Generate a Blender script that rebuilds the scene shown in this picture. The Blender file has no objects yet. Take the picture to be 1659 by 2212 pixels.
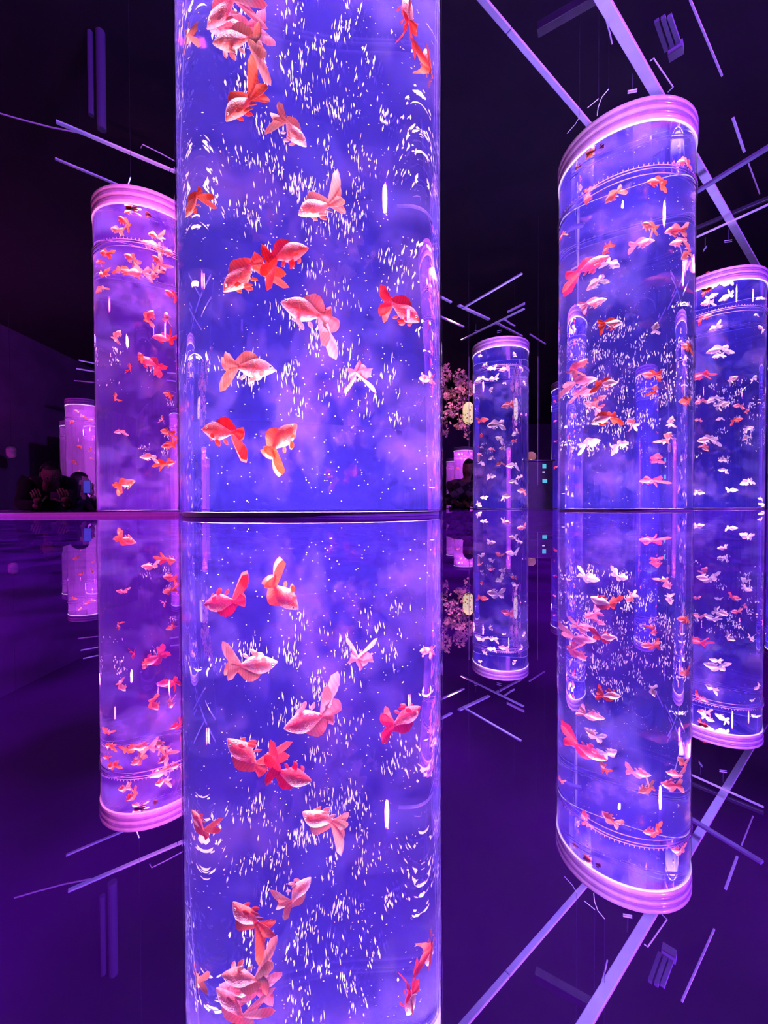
import bpy, bmesh, math, random
from mathutils import Vector, Matrix, noise

# ============================================================ camera, world, lights, exposure
F_PX, CX, CY = 880.0, 829.5, 1111.6
CAM_H = 0.0155
PITCH, ROLL = 0.0155, math.radians(0.2)
HORIZON = 1098.0
Fw = Vector((0, math.cos(PITCH), -math.sin(PITCH)))
U0 = Vector((0, math.sin(PITCH), math.cos(PITCH)))
R0 = Vector((1, 0, 0))
Uv = (U0 * math.cos(ROLL) + R0 * math.sin(ROLL)).normalized()
Rv = (R0 * math.cos(ROLL) - U0 * math.sin(ROLL)).normalized()
CAM = Vector((0, 0, CAM_H))
sc = bpy.context.scene
col = sc.collection
cd = bpy.data.cameras.new('camera')
cam = bpy.data.objects.new('camera', cd)
col.objects.link(cam)
M = Matrix.Identity(4)
for i in range(3):
    M[i][0] = Rv[i]; M[i][1] = Uv[i]; M[i][2] = -Fw[i]; M[i][3] = CAM[i]
cam.matrix_world = M
cd.sensor_fit = 'HORIZONTAL'; cd.sensor_width = 36.0
cd.lens = 36.0 * F_PX / 1659.0
cd.shift_x = 0.0; cd.shift_y = (CY - 1106.0) / 1659.0
cd.clip_start = 0.002; cd.clip_end = 80
sc.camera = cam

w = bpy.data.worlds.new('world'); sc.world = w; w.use_nodes = True
w.node_tree.nodes['Background'].inputs[0].default_value = (0.05, 0.01, 0.12, 1)
w.node_tree.nodes['Background'].inputs[1].default_value = 0.012
sc.view_settings.view_transform = 'Standard'
sc.view_settings.look = 'None'
sc.view_settings.exposure = 0.0
sc.view_settings.gamma = 1.0
sc.view_settings.use_curve_mapping = False
cy = sc.cycles
cy.use_denoising = True; cy.use_light_tree = False
cy.use_adaptive_sampling = True; cy.adaptive_threshold = 0.05; cy.adaptive_min_samples = 16
cy.max_bounces = 12; cy.transmission_bounces = 12; cy.glossy_bounces = 6
cy.diffuse_bounces = 2; cy.volume_bounces = 1; cy.transparent_max_bounces = 24
cy.caustics_reflective = False; cy.caustics_refractive = False
cy.sample_clamp_indirect = 0.0

def area(name, loc, target, size, power, color, size_y=None, spread=None, shape=None):
    l = bpy.data.lights.new(name, 'AREA')
    l.energy = power; l.color = color; l.size = size
    l.shape = shape or ('RECTANGLE' if size_y else 'DISK')
    if size_y: l.size_y = size_y
    if spread: l.spread = math.radians(spread)
    o = bpy.data.objects.new(name, l); col.objects.link(o)
    o.location = loc
    o.rotation_euler = (Vector(target) - Vector(loc)).to_track_quat('-Z', 'Y').to_euler()
    return o

VIOLET = (0.34, 0.06, 1.0)
MAGENTA = (0.9, 0.08, 0.8)
area('added_ceiling_fill', (3.0, -0.5, 3.0), (0.6, 3.5, 1.2), 0.22, 330, VIOLET)  # unseen violet fill, added to light rims and mirror haze
area('added_right_fill', (5.2, 1.0, 2.8), (2.0, 2.6, 1.4), 0.16, 40, VIOLET)  # second unseen fill, added from the right
area('added_left_fill', (-4.6, 0.6, 2.6), (-1.6, 2.8, 1.2), 0.16, 22, MAGENTA)  # unseen magenta fill added for the left side
area('added_back_wall_fill', (2.5, 14.5, -0.6), (2.5, 17.0, 1.0), 6.0, 900, (0.5, 0.05, 0.9), size_y=0.3)  # added unseen light that lifts the lower back wall
area('added_left_wall_fill', (-5.6, 6.5, -0.7), (-7.4, 7.5, 1.0), 5.0, 420, (0.6, 0.02, 0.55), size_y=0.3)  # added unseen light, gives the left wall its magenta glow

# ============================================================ helpers
def ray(px, py):
    return (Fw + Rv * ((px - CX) / F_PX) + Uv * ((CY - py) / F_PX)).normalized()
def at_depth(px, py, y):
    d = ray(px, py); return CAM + d * (y / d.y)
def at_height(px, py, z):
    d = ray(px, py); return CAM + d * ((z - CAM_H) / d.z)

def new_mat(name):
    m = bpy.data.materials.new(name); m.use_nodes = True
    nt = m.node_tree; nt.nodes.clear()
    out = nt.nodes.new('ShaderNodeOutputMaterial')
    return m, nt, out
def N(nt, typ, **kw):
    n = nt.nodes.new(typ)
    for k, v in kw.items():
        if k in n.inputs: n.inputs[k].default_value = v
        else: setattr(n, k, v)
    return n
def rgba(c): return (c[0], c[1], c[2], 1)
def pbr(name, color, rough=0.5, metal=0.0, noise_amt=0.0, noise_scale=20.0, bump=0.0, emit=None, emit_s=0.0, coat=0.0):
    m, nt, out = new_mat(name)
    b = N(nt, 'ShaderNodeBsdfPrincipled'); b.inputs['Base Color'].default_value = rgba(color)
    b.inputs['Roughness'].default_value = rough; b.inputs['Metallic'].default_value = metal
    b.inputs['Coat Weight'].default_value = coat
    tc = N(nt, 'ShaderNodeTexCoord'); nz = N(nt, 'ShaderNodeTexNoise')
    nz.inputs['Scale'].default_value = noise_scale; nz.inputs['Detail'].default_value = 4
    nt.links.new(tc.outputs['Object'], nz.inputs['Vector'])
    if noise_amt:
        r = N(nt, 'ShaderNodeValToRGB')
        r.color_ramp.elements[0].position = 0.3; r.color_ramp.elements[1].position = 0.7
        r.color_ramp.elements[0].color = rgba([c * (1 - noise_amt) for c in color])
        r.color_ramp.elements[1].color = rgba([min(1, c * (1 + noise_amt)) for c in color])
        nt.links.new(nz.outputs['Fac'], r.inputs['Fac']); nt.links.new(r.outputs[0], b.inputs['Base Color'])
    if bump:
        bp = N(nt, 'ShaderNodeBump'); bp.inputs['Strength'].default_value = bump; bp.inputs['Distance'].default_value = 0.01
        nt.links.new(nz.outputs['Fac'], bp.inputs['Height']); nt.links.new(bp.outputs[0], b.inputs['Normal'])
    if emit:
        b.inputs['Emission Color'].default_value = rgba(emit); b.inputs['Emission Strength'].default_value = emit_s
    nt.links.new(b.outputs[0], out.inputs['Surface'])
    return m

def mesh_from_bm(name, bm, smooth=False):
    me = bpy.data.meshes.new(name)
    bmesh.ops.recalc_face_normals(bm, faces=bm.faces)
    if smooth:
        for e in bm.edges:
            if len(e.link_faces) == 2 and e.calc_face_angle(0) > 0.7: e.smooth = False
    bm.to_mesh(me); bm.free()
    if smooth:
        for p in me.polygons: p.use_smooth = True
    return me
def link(name, me, mat=None, parent=None, loc=None, smooth=None):
    o = bpy.data.objects.new(name, me); col.objects.link(o)
    if mat is not None and me is not None:
        mats = mat if isinstance(mat, (list, tuple)) else [mat]
        if len(me.materials) == 0:
            for m_ in mats: me.materials.append(m_)
    if parent is not None: o.parent = parent
    if loc is not None: o.location = loc
    return o
def obj(name, bm, mat, parent=None, loc=None, smooth=False):
    return link(name, mesh_from_bm(name, bm, smooth), mat, parent, loc)
def tag(o, label, cat, group=None, kind=None):
    if label: o['label'] = label
    if cat: o['category'] = cat
    if group: o['group'] = group
    if kind: o['kind'] = kind
    return o
def thing(name, label, cat, loc=(0, 0, 0), group=None):
    o = bpy.data.objects.new(name, None); col.objects.link(o); o.location = loc
    o.empty_display_size = 0.1
    return tag(o, label, cat, group)

def bm_box(bm, x0, x1, y0, y1, z0, z1, mat4=None):
    vs = [bm.verts.new((x, y, z)) for z in (z0, z1) for y in (y0, y1) for x in (x0, x1)]
    if mat4 is not None:
        for v in vs: v.co = mat4 @ v.co
    for f in ((0, 2, 3, 1), (4, 5, 7, 6), (0, 1, 5, 4), (2, 6, 7, 3), (0, 4, 6, 2), (1, 3, 7, 5)):
        bm.faces.new([vs[i] for i in f])
    return vs
def bm_beam(bm, a, b, wd, ht, up=Vector((0, 0, 1))):
    a, b = Vector(a), Vector(b); d = b - a; L = d.length; x = d.normalized()
    y = up.cross(x).normalized(); z = x.cross(y)
    m = Matrix(((x.x, y.x, z.x, a.x), (x.y, y.y, z.y, a.y), (x.z, y.z, z.z, a.z), (0, 0, 0, 1)))
    bm_box(bm, 0, L, -wd / 2, wd / 2, 0, ht, m)
def bm_lathe(bm, prof, seg=64, closed=True, c=(0, 0, 0)):
    """prof: list of (r, z). closed: ring profile loops back."""
    rings = []
    for r, z in prof:
        rings.append([bm.verts.new((c[0] + r * math.cos(2 * math.pi * i / seg), c[1] + r * math.sin(2 * math.pi * i / seg), c[2] + z)) for i in range(seg)])
    n = len(rings)
    for k in range(n if closed else n - 1):
        a, b = rings[k], rings[(k + 1) % n]
        for i in range(seg):
            j = (i + 1) % seg
            bm.faces.new((a[i], a[j], b[j], b[i]))
    return rings
def bm_tube(bm, pts, rad, seg=8):
    pts = [Vector(p) for p in pts]
    rings = []
    for k, p in enumerate(pts):
        d = (pts[min(k + 1, len(pts) - 1)] - pts[max(k - 1, 0)]).normalized()
        ref = Vector((0, 0, 1)) if abs(d.z) < 0.9 else Vector((1, 0, 0))
        u = d.cross(ref).normalized(); v = d.cross(u)
        r = rad[k] if isinstance(rad, (list, tuple)) else rad
        rings.append([bm.verts.new(p + (u * math.cos(2 * math.pi * i / seg) + v * math.sin(2 * math.pi * i / seg)) * r) for i in range(seg)])
    for a, b in zip(rings, rings[1:]):
        for i in range(seg):
            j = (i + 1) % seg; bm.faces.new((a[i], a[j], b[j], b[i]))
    bm.faces.new(rings[0]); bm.faces.new(list(reversed(rings[-1])))
def bm_ball(bm, c, r, seg=10, rings=7, scale=(1, 1, 1)):
    res = bmesh.ops.create_uvsphere(bm, u_segments=seg, v_segments=rings, radius=r)
    for v in res['verts']:
        v.co = Vector((v.co.x * scale[0] + c[0], v.co.y * scale[1] + c[1], v.co.z * scale[2] + c[2]))
    return res['verts']

# ============================================================ materials of the place
def mirror_material():
    m, nt, out = new_mat('dusty_mirror')
    g = N(nt, 'ShaderNodeBsdfGlossy'); g.inputs['Color'].default_value = (0.86, 0.84, 0.93, 1); g.inputs['Roughness'].default_value = 0.0
    d = N(nt, 'ShaderNodeBsdfDiffuse'); d.inputs['Color'].default_value = (0.62, 0.06, 0.95, 1)
    tc = N(nt, 'ShaderNodeTexCoord'); nz = N(nt, 'ShaderNodeTexNoise'); nz.inputs['Scale'].default_value = 55; nz.inputs['Detail'].default_value = 2
    r = N(nt, 'ShaderNodeMapRange'); r.inputs['From Min'].default_value = 0.35; r.inputs['From Max'].default_value = 0.7
    r.inputs['To Min'].default_value = 0.03; r.inputs['To Max'].default_value = 0.22
    mx = N(nt, 'ShaderNodeMixShader')
    nt.links.new(tc.outputs['Object'], nz.inputs['Vector']); nt.links.new(nz.outputs['Fac'], r.inputs['Value'])
    nt.links.new(r.outputs[0], mx.inputs[0]); nt.links.new(g.outputs[0], mx.inputs[1]); nt.links.new(d.outputs[0], mx.inputs[2])
    nt.links.new(mx.outputs[0], out.inputs['Surface'])
    return m
def water_material(name, scatter, dens, absorb, adens):
    m, nt, out = new_mat(name)
    gl = N(nt, 'ShaderNodeBsdfGlass'); gl.inputs['IOR'].default_value = 1.35; gl.inputs['Roughness'].default_value = 0.0
    gl.inputs['Color'].default_value = (1, 1, 1, 1)
    s = N(nt, 'ShaderNodeVolumeScatter'); s.inputs['Color'].default_value = rgba(scatter); s.inputs['Density'].default_value = dens
    s.inputs['Anisotropy'].default_value = 0.0
    a = N(nt, 'ShaderNodeVolumeAbsorption'); a.inputs['Color'].default_value = rgba(absorb); a.inputs['Density'].default_value = adens
    ad = N(nt, 'ShaderNodeAddShader')
    nt.links.new(s.outputs[0], ad.inputs[0]); nt.links.new(a.outputs[0], ad.inputs[1])
    nt.links.new(gl.outputs[0], out.inputs['Surface']); nt.links.new(ad.outputs[0], out.inputs['Volume'])
    return m
def acrylic_material():
    m, nt, out = new_mat('clear_acrylic')
    t = N(nt, 'ShaderNodeBsdfTransparent'); t.inputs['Color'].default_value = (0.985, 0.98, 1, 1)
    g = N(nt, 'ShaderNodeBsdfGlossy'); g.inputs['Roughness'].default_value = 0.04
    f = N(nt, 'ShaderNodeFresnel'); f.inputs['IOR'].default_value = 1.3
    mx = N(nt, 'ShaderNodeMixShader')
    ge = N(nt, 'ShaderNodeNewGeometry'); inv = N(nt, 'ShaderNodeMath', operation='SUBTRACT'); inv.inputs[0].default_value = 1.0
    mu = N(nt, 'ShaderNodeMath', operation='MULTIPLY')
    nt.links.new(ge.outputs['Backfacing'], inv.inputs[1]); nt.links.new(f.outputs[0], mu.inputs[0]); nt.links.new(inv.outputs[0], mu.inputs[1])
    nt.links.new(mu.outputs[0], mx.inputs[0]); nt.links.new(t.outputs[0], mx.inputs[1]); nt.links.new(g.outputs[0], mx.inputs[2])
    nt.links.new(mx.outputs[0], out.inputs['Surface'])
    return m
MIRROR = mirror_material()
ACRYL = acrylic_material()
RIM = pbr('violet_white_plastic', (0.78, 0.62, 0.86), 0.28, 0, 0.12, 30, 0.1, coat=0.6)
RIM_DARK = pbr('dark_violet_plastic', (0.35, 0.22, 0.5), 0.35, 0, 0.1, 30)  # darker violet plastic of base plate and lid
GLINT_SPECK = pbr('glint_speck_white', (0.9, 0.85, 1.0), 0.5)  # white of the modelled light glints, shared with the loose specks
WALL = pbr('dark_wall_paint', (0.16, 0.10, 0.2), 0.85, 0, 0.25, 1.3, 0.15)
CEIL = pbr('black_ceiling_paint', (0.008, 0.005, 0.014), 0.9, 0, 0.3, 2, 0.1)
LEDP = pbr('pink_led_ring_light', (0.9, 0.8, 1.0), 0.4, emit=(1.0, 0.28, 0.75), emit_s=1.1)
LED = pbr('led_ring_light', (0.9, 0.8, 1.0), 0.4, emit=(0.85, 0.7, 1.0), emit_s=1.1)
def painted_glow_material():  # blurred refractions and bright tank edges painted as tinted noise
    m, nt, out = new_mat('painted_glow')
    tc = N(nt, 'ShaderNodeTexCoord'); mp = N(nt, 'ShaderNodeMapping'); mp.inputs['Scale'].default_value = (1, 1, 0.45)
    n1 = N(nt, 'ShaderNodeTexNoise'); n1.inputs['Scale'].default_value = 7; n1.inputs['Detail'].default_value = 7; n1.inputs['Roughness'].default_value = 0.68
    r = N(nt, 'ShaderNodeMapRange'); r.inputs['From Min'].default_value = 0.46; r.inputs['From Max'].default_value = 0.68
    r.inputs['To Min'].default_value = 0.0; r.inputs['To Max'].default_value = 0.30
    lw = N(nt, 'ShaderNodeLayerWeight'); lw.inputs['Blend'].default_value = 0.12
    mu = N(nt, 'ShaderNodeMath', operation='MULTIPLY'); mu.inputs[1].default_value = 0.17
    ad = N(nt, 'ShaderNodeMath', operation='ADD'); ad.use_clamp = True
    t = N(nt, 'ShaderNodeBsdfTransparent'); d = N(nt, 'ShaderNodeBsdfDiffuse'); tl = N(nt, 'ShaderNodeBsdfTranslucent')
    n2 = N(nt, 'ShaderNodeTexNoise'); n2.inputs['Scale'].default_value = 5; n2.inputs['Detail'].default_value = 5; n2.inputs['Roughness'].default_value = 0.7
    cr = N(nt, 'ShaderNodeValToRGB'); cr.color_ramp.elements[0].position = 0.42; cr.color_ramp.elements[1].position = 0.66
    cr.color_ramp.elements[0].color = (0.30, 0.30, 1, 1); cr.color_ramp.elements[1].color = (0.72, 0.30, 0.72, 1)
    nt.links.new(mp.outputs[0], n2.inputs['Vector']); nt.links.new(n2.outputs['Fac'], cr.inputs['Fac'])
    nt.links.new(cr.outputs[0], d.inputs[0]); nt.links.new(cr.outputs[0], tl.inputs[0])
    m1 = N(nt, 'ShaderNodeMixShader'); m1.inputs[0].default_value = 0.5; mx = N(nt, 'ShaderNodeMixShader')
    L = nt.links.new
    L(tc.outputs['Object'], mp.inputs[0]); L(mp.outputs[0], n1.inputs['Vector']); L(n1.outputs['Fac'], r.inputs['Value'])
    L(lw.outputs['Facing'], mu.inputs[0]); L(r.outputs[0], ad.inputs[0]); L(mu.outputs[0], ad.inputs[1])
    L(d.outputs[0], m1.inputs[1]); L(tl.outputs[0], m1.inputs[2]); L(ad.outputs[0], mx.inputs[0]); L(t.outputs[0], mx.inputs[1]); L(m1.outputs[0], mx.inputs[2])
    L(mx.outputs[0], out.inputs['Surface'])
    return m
PAINTED_GLOW = painted_glow_material()
FLOORM = pbr('dark_floor', (0.05, 0.03, 0.07), 0.5, 0, 0.2, 5)
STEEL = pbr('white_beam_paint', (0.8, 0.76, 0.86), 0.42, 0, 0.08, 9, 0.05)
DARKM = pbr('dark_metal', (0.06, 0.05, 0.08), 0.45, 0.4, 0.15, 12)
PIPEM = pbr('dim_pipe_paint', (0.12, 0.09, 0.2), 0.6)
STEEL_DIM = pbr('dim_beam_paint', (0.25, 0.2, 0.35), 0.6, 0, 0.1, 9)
RIM_MID = pbr('violet_plastic', (0.42, 0.24, 0.56), 0.3, 0, 0.15, 30, 0.1, coat=0.6)
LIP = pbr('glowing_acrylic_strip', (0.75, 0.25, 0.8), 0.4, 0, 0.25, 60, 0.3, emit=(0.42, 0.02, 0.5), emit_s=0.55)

# ============================================================ the setting
def struct(name, bm, mat, label=None):
    o = obj(name, bm, mat); o['kind'] = 'structure'
    if label: o['label'] = label
    return o
FLOOR_Z = -0.95
XL, XR, YB, YF, ZC = -7.6, 9.0, 18.0, -4.5, 3.7
bm = bmesh.new(); bm_box(bm, XL, XR, YF, YB, FLOOR_Z - 0.1, FLOOR_Z); struct('floor', bm, FLOORM, 'dark floor of the hall')
bm = bmesh.new(); bm_box(bm, XL, XR, YF, YB, ZC, ZC + 0.1); struct('ceiling', bm, CEIL, 'black ceiling above the beams')
bm = bmesh.new(); bm_box(bm, XL - 0.1, XL, YF, YB, FLOOR_Z, ZC); struct('wall_left', bm, WALL, 'dark purple left wall')
bm = bmesh.new(); bm_box(bm, XR, XR + 0.1, YF, YB, FLOOR_Z, ZC); struct('wall_right', bm, WALL, 'dark right wall')
bm = bmesh.new(); bm_box(bm, XL, XR, YB, YB + 0.1, FLOOR_Z, ZC); struct('wall_back', bm, WALL, 'dark purple back wall')
bm = bmesh.new(); bm_box(bm, XL, XR, YF - 0.1, YF, FLOOR_Z, ZC); struct('wall_front', bm, WALL, 'dark wall behind the viewer')

def slab(name, poly, mat, label, z0=-0.95, z1=0.0):
    bm = bmesh.new()
    top = [bm.verts.new((x, y, z1)) for x, y in poly]; bot = [bm.verts.new((x, y, z0)) for x, y in poly]
    bm.faces.new(top); bm.faces.new(list(reversed(bot)))
    n = len(poly)
    for i in range(n):
        j = (i + 1) % n; bm.faces.new((top[i], bot[i], bot[j], top[j]))
    o = obj(name, bm, mat); return o
pf = thing('mirror_platform', 'mirror-topped platform at eye level that reflects the front fish tanks', 'platform')
top = slab('mirror_top', [(-6.2, -1.2), (6.6, -1.2), (6.6, 7.2), (1.75, 7.2), (1.75, 5.25), (-1.2, 5.25), (-1.2, 3.5), (-6.2, 3.5)], MIRROR, None, -0.012, 0.0)
base = slab('plinth', [(-6.15, -1.15), (6.55, -1.15), (6.55, 7.15), (1.8, 7.15), (1.8, 5.2), (-1.25, 5.2), (-1.25, 3.45), (-6.15, 3.45)], DARKM, None, FLOOR_Z, -0.012)
top.parent = pf; base.parent = pf
pf2 = thing('mirror_platform', 'far mirror-topped platform behind the aisle carrying the small distant tanks', 'platform', (0, 0, 0))
t2 = slab('mirror_top', [(-7.2, 6.0), (-1.0, 6.0), (0.6, 7.4), (8, 7.4), (8, 17.0), (-7.2, 17.0)], MIRROR, None, -0.012, 0.0)
b2 = slab('plinth', [(-7.15, 6.05), (-1.0, 6.05), (0.6, 7.45), (7.95, 7.45), (7.95, 16.9), (-7.15, 16.9)], DARKM, None, FLOOR_Z, -0.012)
t2.parent = pf2; b2.parent = pf2
# the low frosted seam strip across the mirror, left of the front tank
bm = bmesh.new()
a = Vector((-2.6, 0.88, 0)); b = Vector((-0.468, 0.925, 0))
bm_beam(bm, a, b, 0.02, 0.0085)
bmesh.ops.bevel(bm, geom=[e for e in bm.edges], offset=0.0022, segments=2, affect='EDGES')
tag(obj('seam_strip', bm, LIP), 'thin glowing magenta strip lying across the mirror, left of the front tank', 'strip')

# ============================================================ tanks
TR = 0.30
TANKS = {}
def tangent_place(pxl, pxr, r=TR):
    al = math.atan((pxl - CX) / F_PX); ar = math.atan((pxr - CX) / F_PX)
    a = (ar - al) / 2; t = (ar + al) / 2; D = r / math.sin(a)
    return D * math.sin(t), D * math.cos(t)
def left_edge_place(pxl, ztan, r=TR):
    az = math.atan((pxl - CX) / F_PX); L = ztan / math.cos(az); a = math.atan(r / L)
    D = math.hypot(L, r); t = az + a
    return D * math.sin(t), D * math.cos(t)
def right_edge_place(pxr, ztan, r=TR):
    az = math.atan((pxr - CX) / F_PX); L = ztan / math.cos(az); a = math.atan(r / L)
    D = math.hypot(L, r); t = az - a
    return D * math.sin(t), D * math.cos(t)

SEG = 128
def lathe_obj(name, prof, mat, parent, seg=SEG):
    bm = bmesh.new(); bm_lathe(bm, prof, seg)
    return obj(name, bm, mat, parent, smooth=True)
def make_tank(key, xy, H, label, wmat, lightcol, power, powerb, detail=2, streaks=0, seed=1, r=TR, uplight=0.0):
    x, y = xy
    t = thing('fish_tank', label, 'fish tank', (x, y, 0), 'cylindrical goldfish tanks')
    TANKS[key] = dict(x=x, y=y, H=H, r=r, obj=t)
    seg = SEG if detail == 2 else 64
    zt = H - 0.105
    # water body
    bm = bmesh.new()
    rings = bm_lathe(bm, [(r * 0.985, 0.010), (r * 0.985, zt)], seg, closed=False)
    bm.faces.new(rings[0]); bm.faces.new(list(reversed(rings[-1])))
    me = mesh_from_bm('water', bm, True)
    for p in me.polygons:
        if len(p.vertices) > 4: p.use_smooth = False
    wo = link('water', me, wmat, t)
    # acrylic tube
    tb = lathe_obj('acrylic_tube', [(r * 0.992, 0.001), (r, 0.001), (r, H - 0.10), (r * 0.992, H - 0.10)], ACRYL, t, seg)
    for p in tb.data.polygons: p.use_smooth = True
    # base plate and lid rings
    bm = bmesh.new(); rr = bm_lathe(bm, [(r * 0.97, 0.0005), (r * 0.97, 0.009)], seg, closed=False)
    bm.faces.new(rr[0]); bm.faces.new(rr[1]); obj('base_plate', bm, RIM_DARK, t)
    for k, (dz, hh, ro, mt) in enumerate(((0.0, 0.018, 1.012, RIM), (0.021, 0.014, 1.000, RIM_MID), (0.038, 0.016, 1.012, RIM), (0.057, 0.016, 0.998, RIM_MID), (0.076, 0.021, 1.010, RIM))):
        z1 = H - dz; z0 = z1 - hh
        prof = [(r * 0.93, z0), (r * ro - 0.002, z0), (r * ro, z0 + 0.003), (r * ro, z1 - 0.003), (r * ro - 0.002, z1), (r * 0.93, z1)]
        lathe_obj('rim_ring', prof, mt, t, seg)
    bm = bmesh.new(); rr = bm_lathe(bm, [(r * 0.95, H - 0.100), (r * 0.95, H - 0.004)], seg, closed=False)
    bm.faces.new(rr[0]); bm.faces.new(rr[1]); obj('lid', bm, RIM_DARK, t)
    lathe_obj('led_ring', [(r * 0.965, H - 0.1035), (r * 1.003, H - 0.1035), (r * 1.003, H - 0.0985), (r * 0.965, H - 0.0985)], LEDP if key == 'left' else LED, t, seg)
    # added sheet inside the wall; pink and lavender refracted light painted into it
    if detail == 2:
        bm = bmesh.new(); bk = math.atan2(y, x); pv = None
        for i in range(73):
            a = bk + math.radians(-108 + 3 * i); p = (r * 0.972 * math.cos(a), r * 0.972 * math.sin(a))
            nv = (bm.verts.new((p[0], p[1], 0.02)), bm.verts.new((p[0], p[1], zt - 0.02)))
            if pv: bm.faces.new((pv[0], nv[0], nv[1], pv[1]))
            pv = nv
        obj('painted_glow', bm, PAINTED_GLOW, t, smooth=True)
    # seam band with teeth
    if detail >= 1:
        zb = H - 0.30
        for dz in (0, 0.012, 0.036):
            lathe_obj('seam_ring', [(r * 1.001, zb - dz), (r * 1.001 + 0.0022, zb - dz + 0.0010), (r * 1.001 + 0.0022, zb - dz + 0.0028), (r * 1.001, zb - dz + 0.004)], RIM, t, seg)
        bm = bmesh.new(); nt_ = 96
        for i in range(nt_):
            a = 2 * math.pi * i / nt_
            m4 = Matrix.Rotation(a, 4, 'Z')
            bm_box(bm, r * 1.001, r * 1.001 + 0.0035, -0.0012, 0.0012, zb + 0.002, zb + 0.011, m4)
        o = obj('seam_teeth', bm, RIM, t); o['kind'] = 'stuff'
    # lamps under the lid and at the foot, inside the water
    la = area('tank_lamp', (0, 0, zt - 0.012), (0, 0, 0), r * 1.8, power, lightcol, spread=112); la.parent = t
    lb = area('tank_lamp', (0, 0, 0.0115), (0, 0, 1), r * 1.8, powerb, lightcol, spread=130); lb.parent = t
    if detail == 2:
        d_ = math.hypot(x, y)
        rs = area('added_rim_fill', (x * (1 - 1.5 / d_), y * (1 - 1.5 / d_), 0.75), (x, y, H - 0.02), 0.05, 1.1 if key != 'left' else 1.6, (0.8, 0.36, 0.95) if key != 'left' else (1.0, 0.2, 0.5), spread=22)  # unseen light added before the tank to brighten its rim rings
    if uplight:
        lu = area('lid_uplight', (0, 0, H + 0.01), (0, 0, 5), r * 1.2, uplight, (0.3, 0.2, 1.0)); lu.parent = t
    # glints of refracted light built as white slivers, plus loose specks
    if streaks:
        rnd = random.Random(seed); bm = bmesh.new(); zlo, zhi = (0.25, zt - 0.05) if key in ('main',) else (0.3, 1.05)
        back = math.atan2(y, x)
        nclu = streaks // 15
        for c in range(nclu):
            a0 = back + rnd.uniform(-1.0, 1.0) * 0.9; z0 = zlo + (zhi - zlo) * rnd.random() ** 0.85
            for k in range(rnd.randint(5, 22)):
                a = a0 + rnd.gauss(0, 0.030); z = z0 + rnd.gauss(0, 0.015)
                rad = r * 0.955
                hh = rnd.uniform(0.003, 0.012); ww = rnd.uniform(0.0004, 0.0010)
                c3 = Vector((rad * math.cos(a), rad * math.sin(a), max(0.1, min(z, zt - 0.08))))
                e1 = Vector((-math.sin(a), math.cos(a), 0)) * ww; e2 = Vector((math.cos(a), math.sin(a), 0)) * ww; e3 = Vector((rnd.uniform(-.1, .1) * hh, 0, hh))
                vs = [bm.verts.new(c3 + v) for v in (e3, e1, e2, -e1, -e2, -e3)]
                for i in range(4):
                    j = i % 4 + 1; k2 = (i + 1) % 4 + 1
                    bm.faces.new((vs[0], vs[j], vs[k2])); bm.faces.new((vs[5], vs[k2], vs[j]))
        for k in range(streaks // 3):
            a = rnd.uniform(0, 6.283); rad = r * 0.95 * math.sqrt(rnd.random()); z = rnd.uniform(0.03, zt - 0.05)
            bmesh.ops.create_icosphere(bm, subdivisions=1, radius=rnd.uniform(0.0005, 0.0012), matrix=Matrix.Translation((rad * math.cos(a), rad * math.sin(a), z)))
        o = obj('glints_and_specks', bm, GLINT_SPECK, t, smooth=True); o['kind'] = 'stuff'
    return t

W_MAIN = water_material('hazy_water', (0.09, 0.075, 1.0), 0.155, (0.75, 0.6, 1.0), 0.2)
W_LEFT = water_material('hazy_magenta_water', (0.24, 0.06, 1.0), 0.13, (0.8, 0.5, 1.0), 0.3)
W_FARP = water_material('hazy_pink_water', (0.45, 0.12, 0.8), 0.35, (0.8, 0.6, 1.0), 0.3)
W_FAR = water_material('hazy_far_water', (0.07, 0.055, 1.0), 0.13, (0.7, 0.6, 1.0), 0.3)
LC = (1.0, 0.62, 1.0); LP = (1.0, 0.45, 0.85)

make_tank('main', tangent_place(384, 956), 1.9, 'huge clear cylindrical goldfish tank in the front, rising out of the frame', W_MAIN, LC, 34, 26, 2, 4400, 3, uplight=8)
make_tank('right', tangent_place(1204, 1500), 1.8, 'tall violet cylindrical goldfish tank right of the front tank, ringed rim visible', W_MAIN, LC, 25, 19, 2, 2200, 5, uplight=10)
make_tank('left', left_edge_place(207, 2.39), 1.8, 'tall magenta cylindrical goldfish tank full of red goldfish, left of the front tank', W_LEFT, LP, 30, 20, 2, 300, 7, uplight=8)
make_tank('farright', right_edge_place(1654, 3.12), 1.8, 'violet goldfish tank at the right edge, half behind the ringed one', W_FAR, LC, 23, 15, 2, 1200, 9, uplight=8)
make_tank('middle', tangent_place(1021, 1142), 1.8, 'slender-looking mid-distance tank of pale goldfish beside the paper lantern', W_FAR, LC, 17, 12, 2, 250, 11, uplight=10)
make_tank('farleft', left_edge_place(143, 6.66), 1.8, 'small distant pink-lit tank behind the left tank, people before it', W_FARP, LP, 17, 10, 1, 0, 13, uplight=5)
make_tank('behind', left_edge_place(1190, 6.0), 1.8, 'tank hidden behind the ringed right tank, only its left side showing', W_FAR, LP, 28, 20, 1, 0, 15)
make_tank('edge', left_edge_place(1655, 5.0), 1.8, 'tank cut off by the right edge of the frame', W_FAR, LC, 40, 20, 1, 0, 17)
make_tank('lantern_a', left_edge_place(980, 12.2), 1.8, 'tiny far tank with a bright pink top, under the paper lantern', W_FARP, LP, 30, 13, 1, 0, 19)
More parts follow.
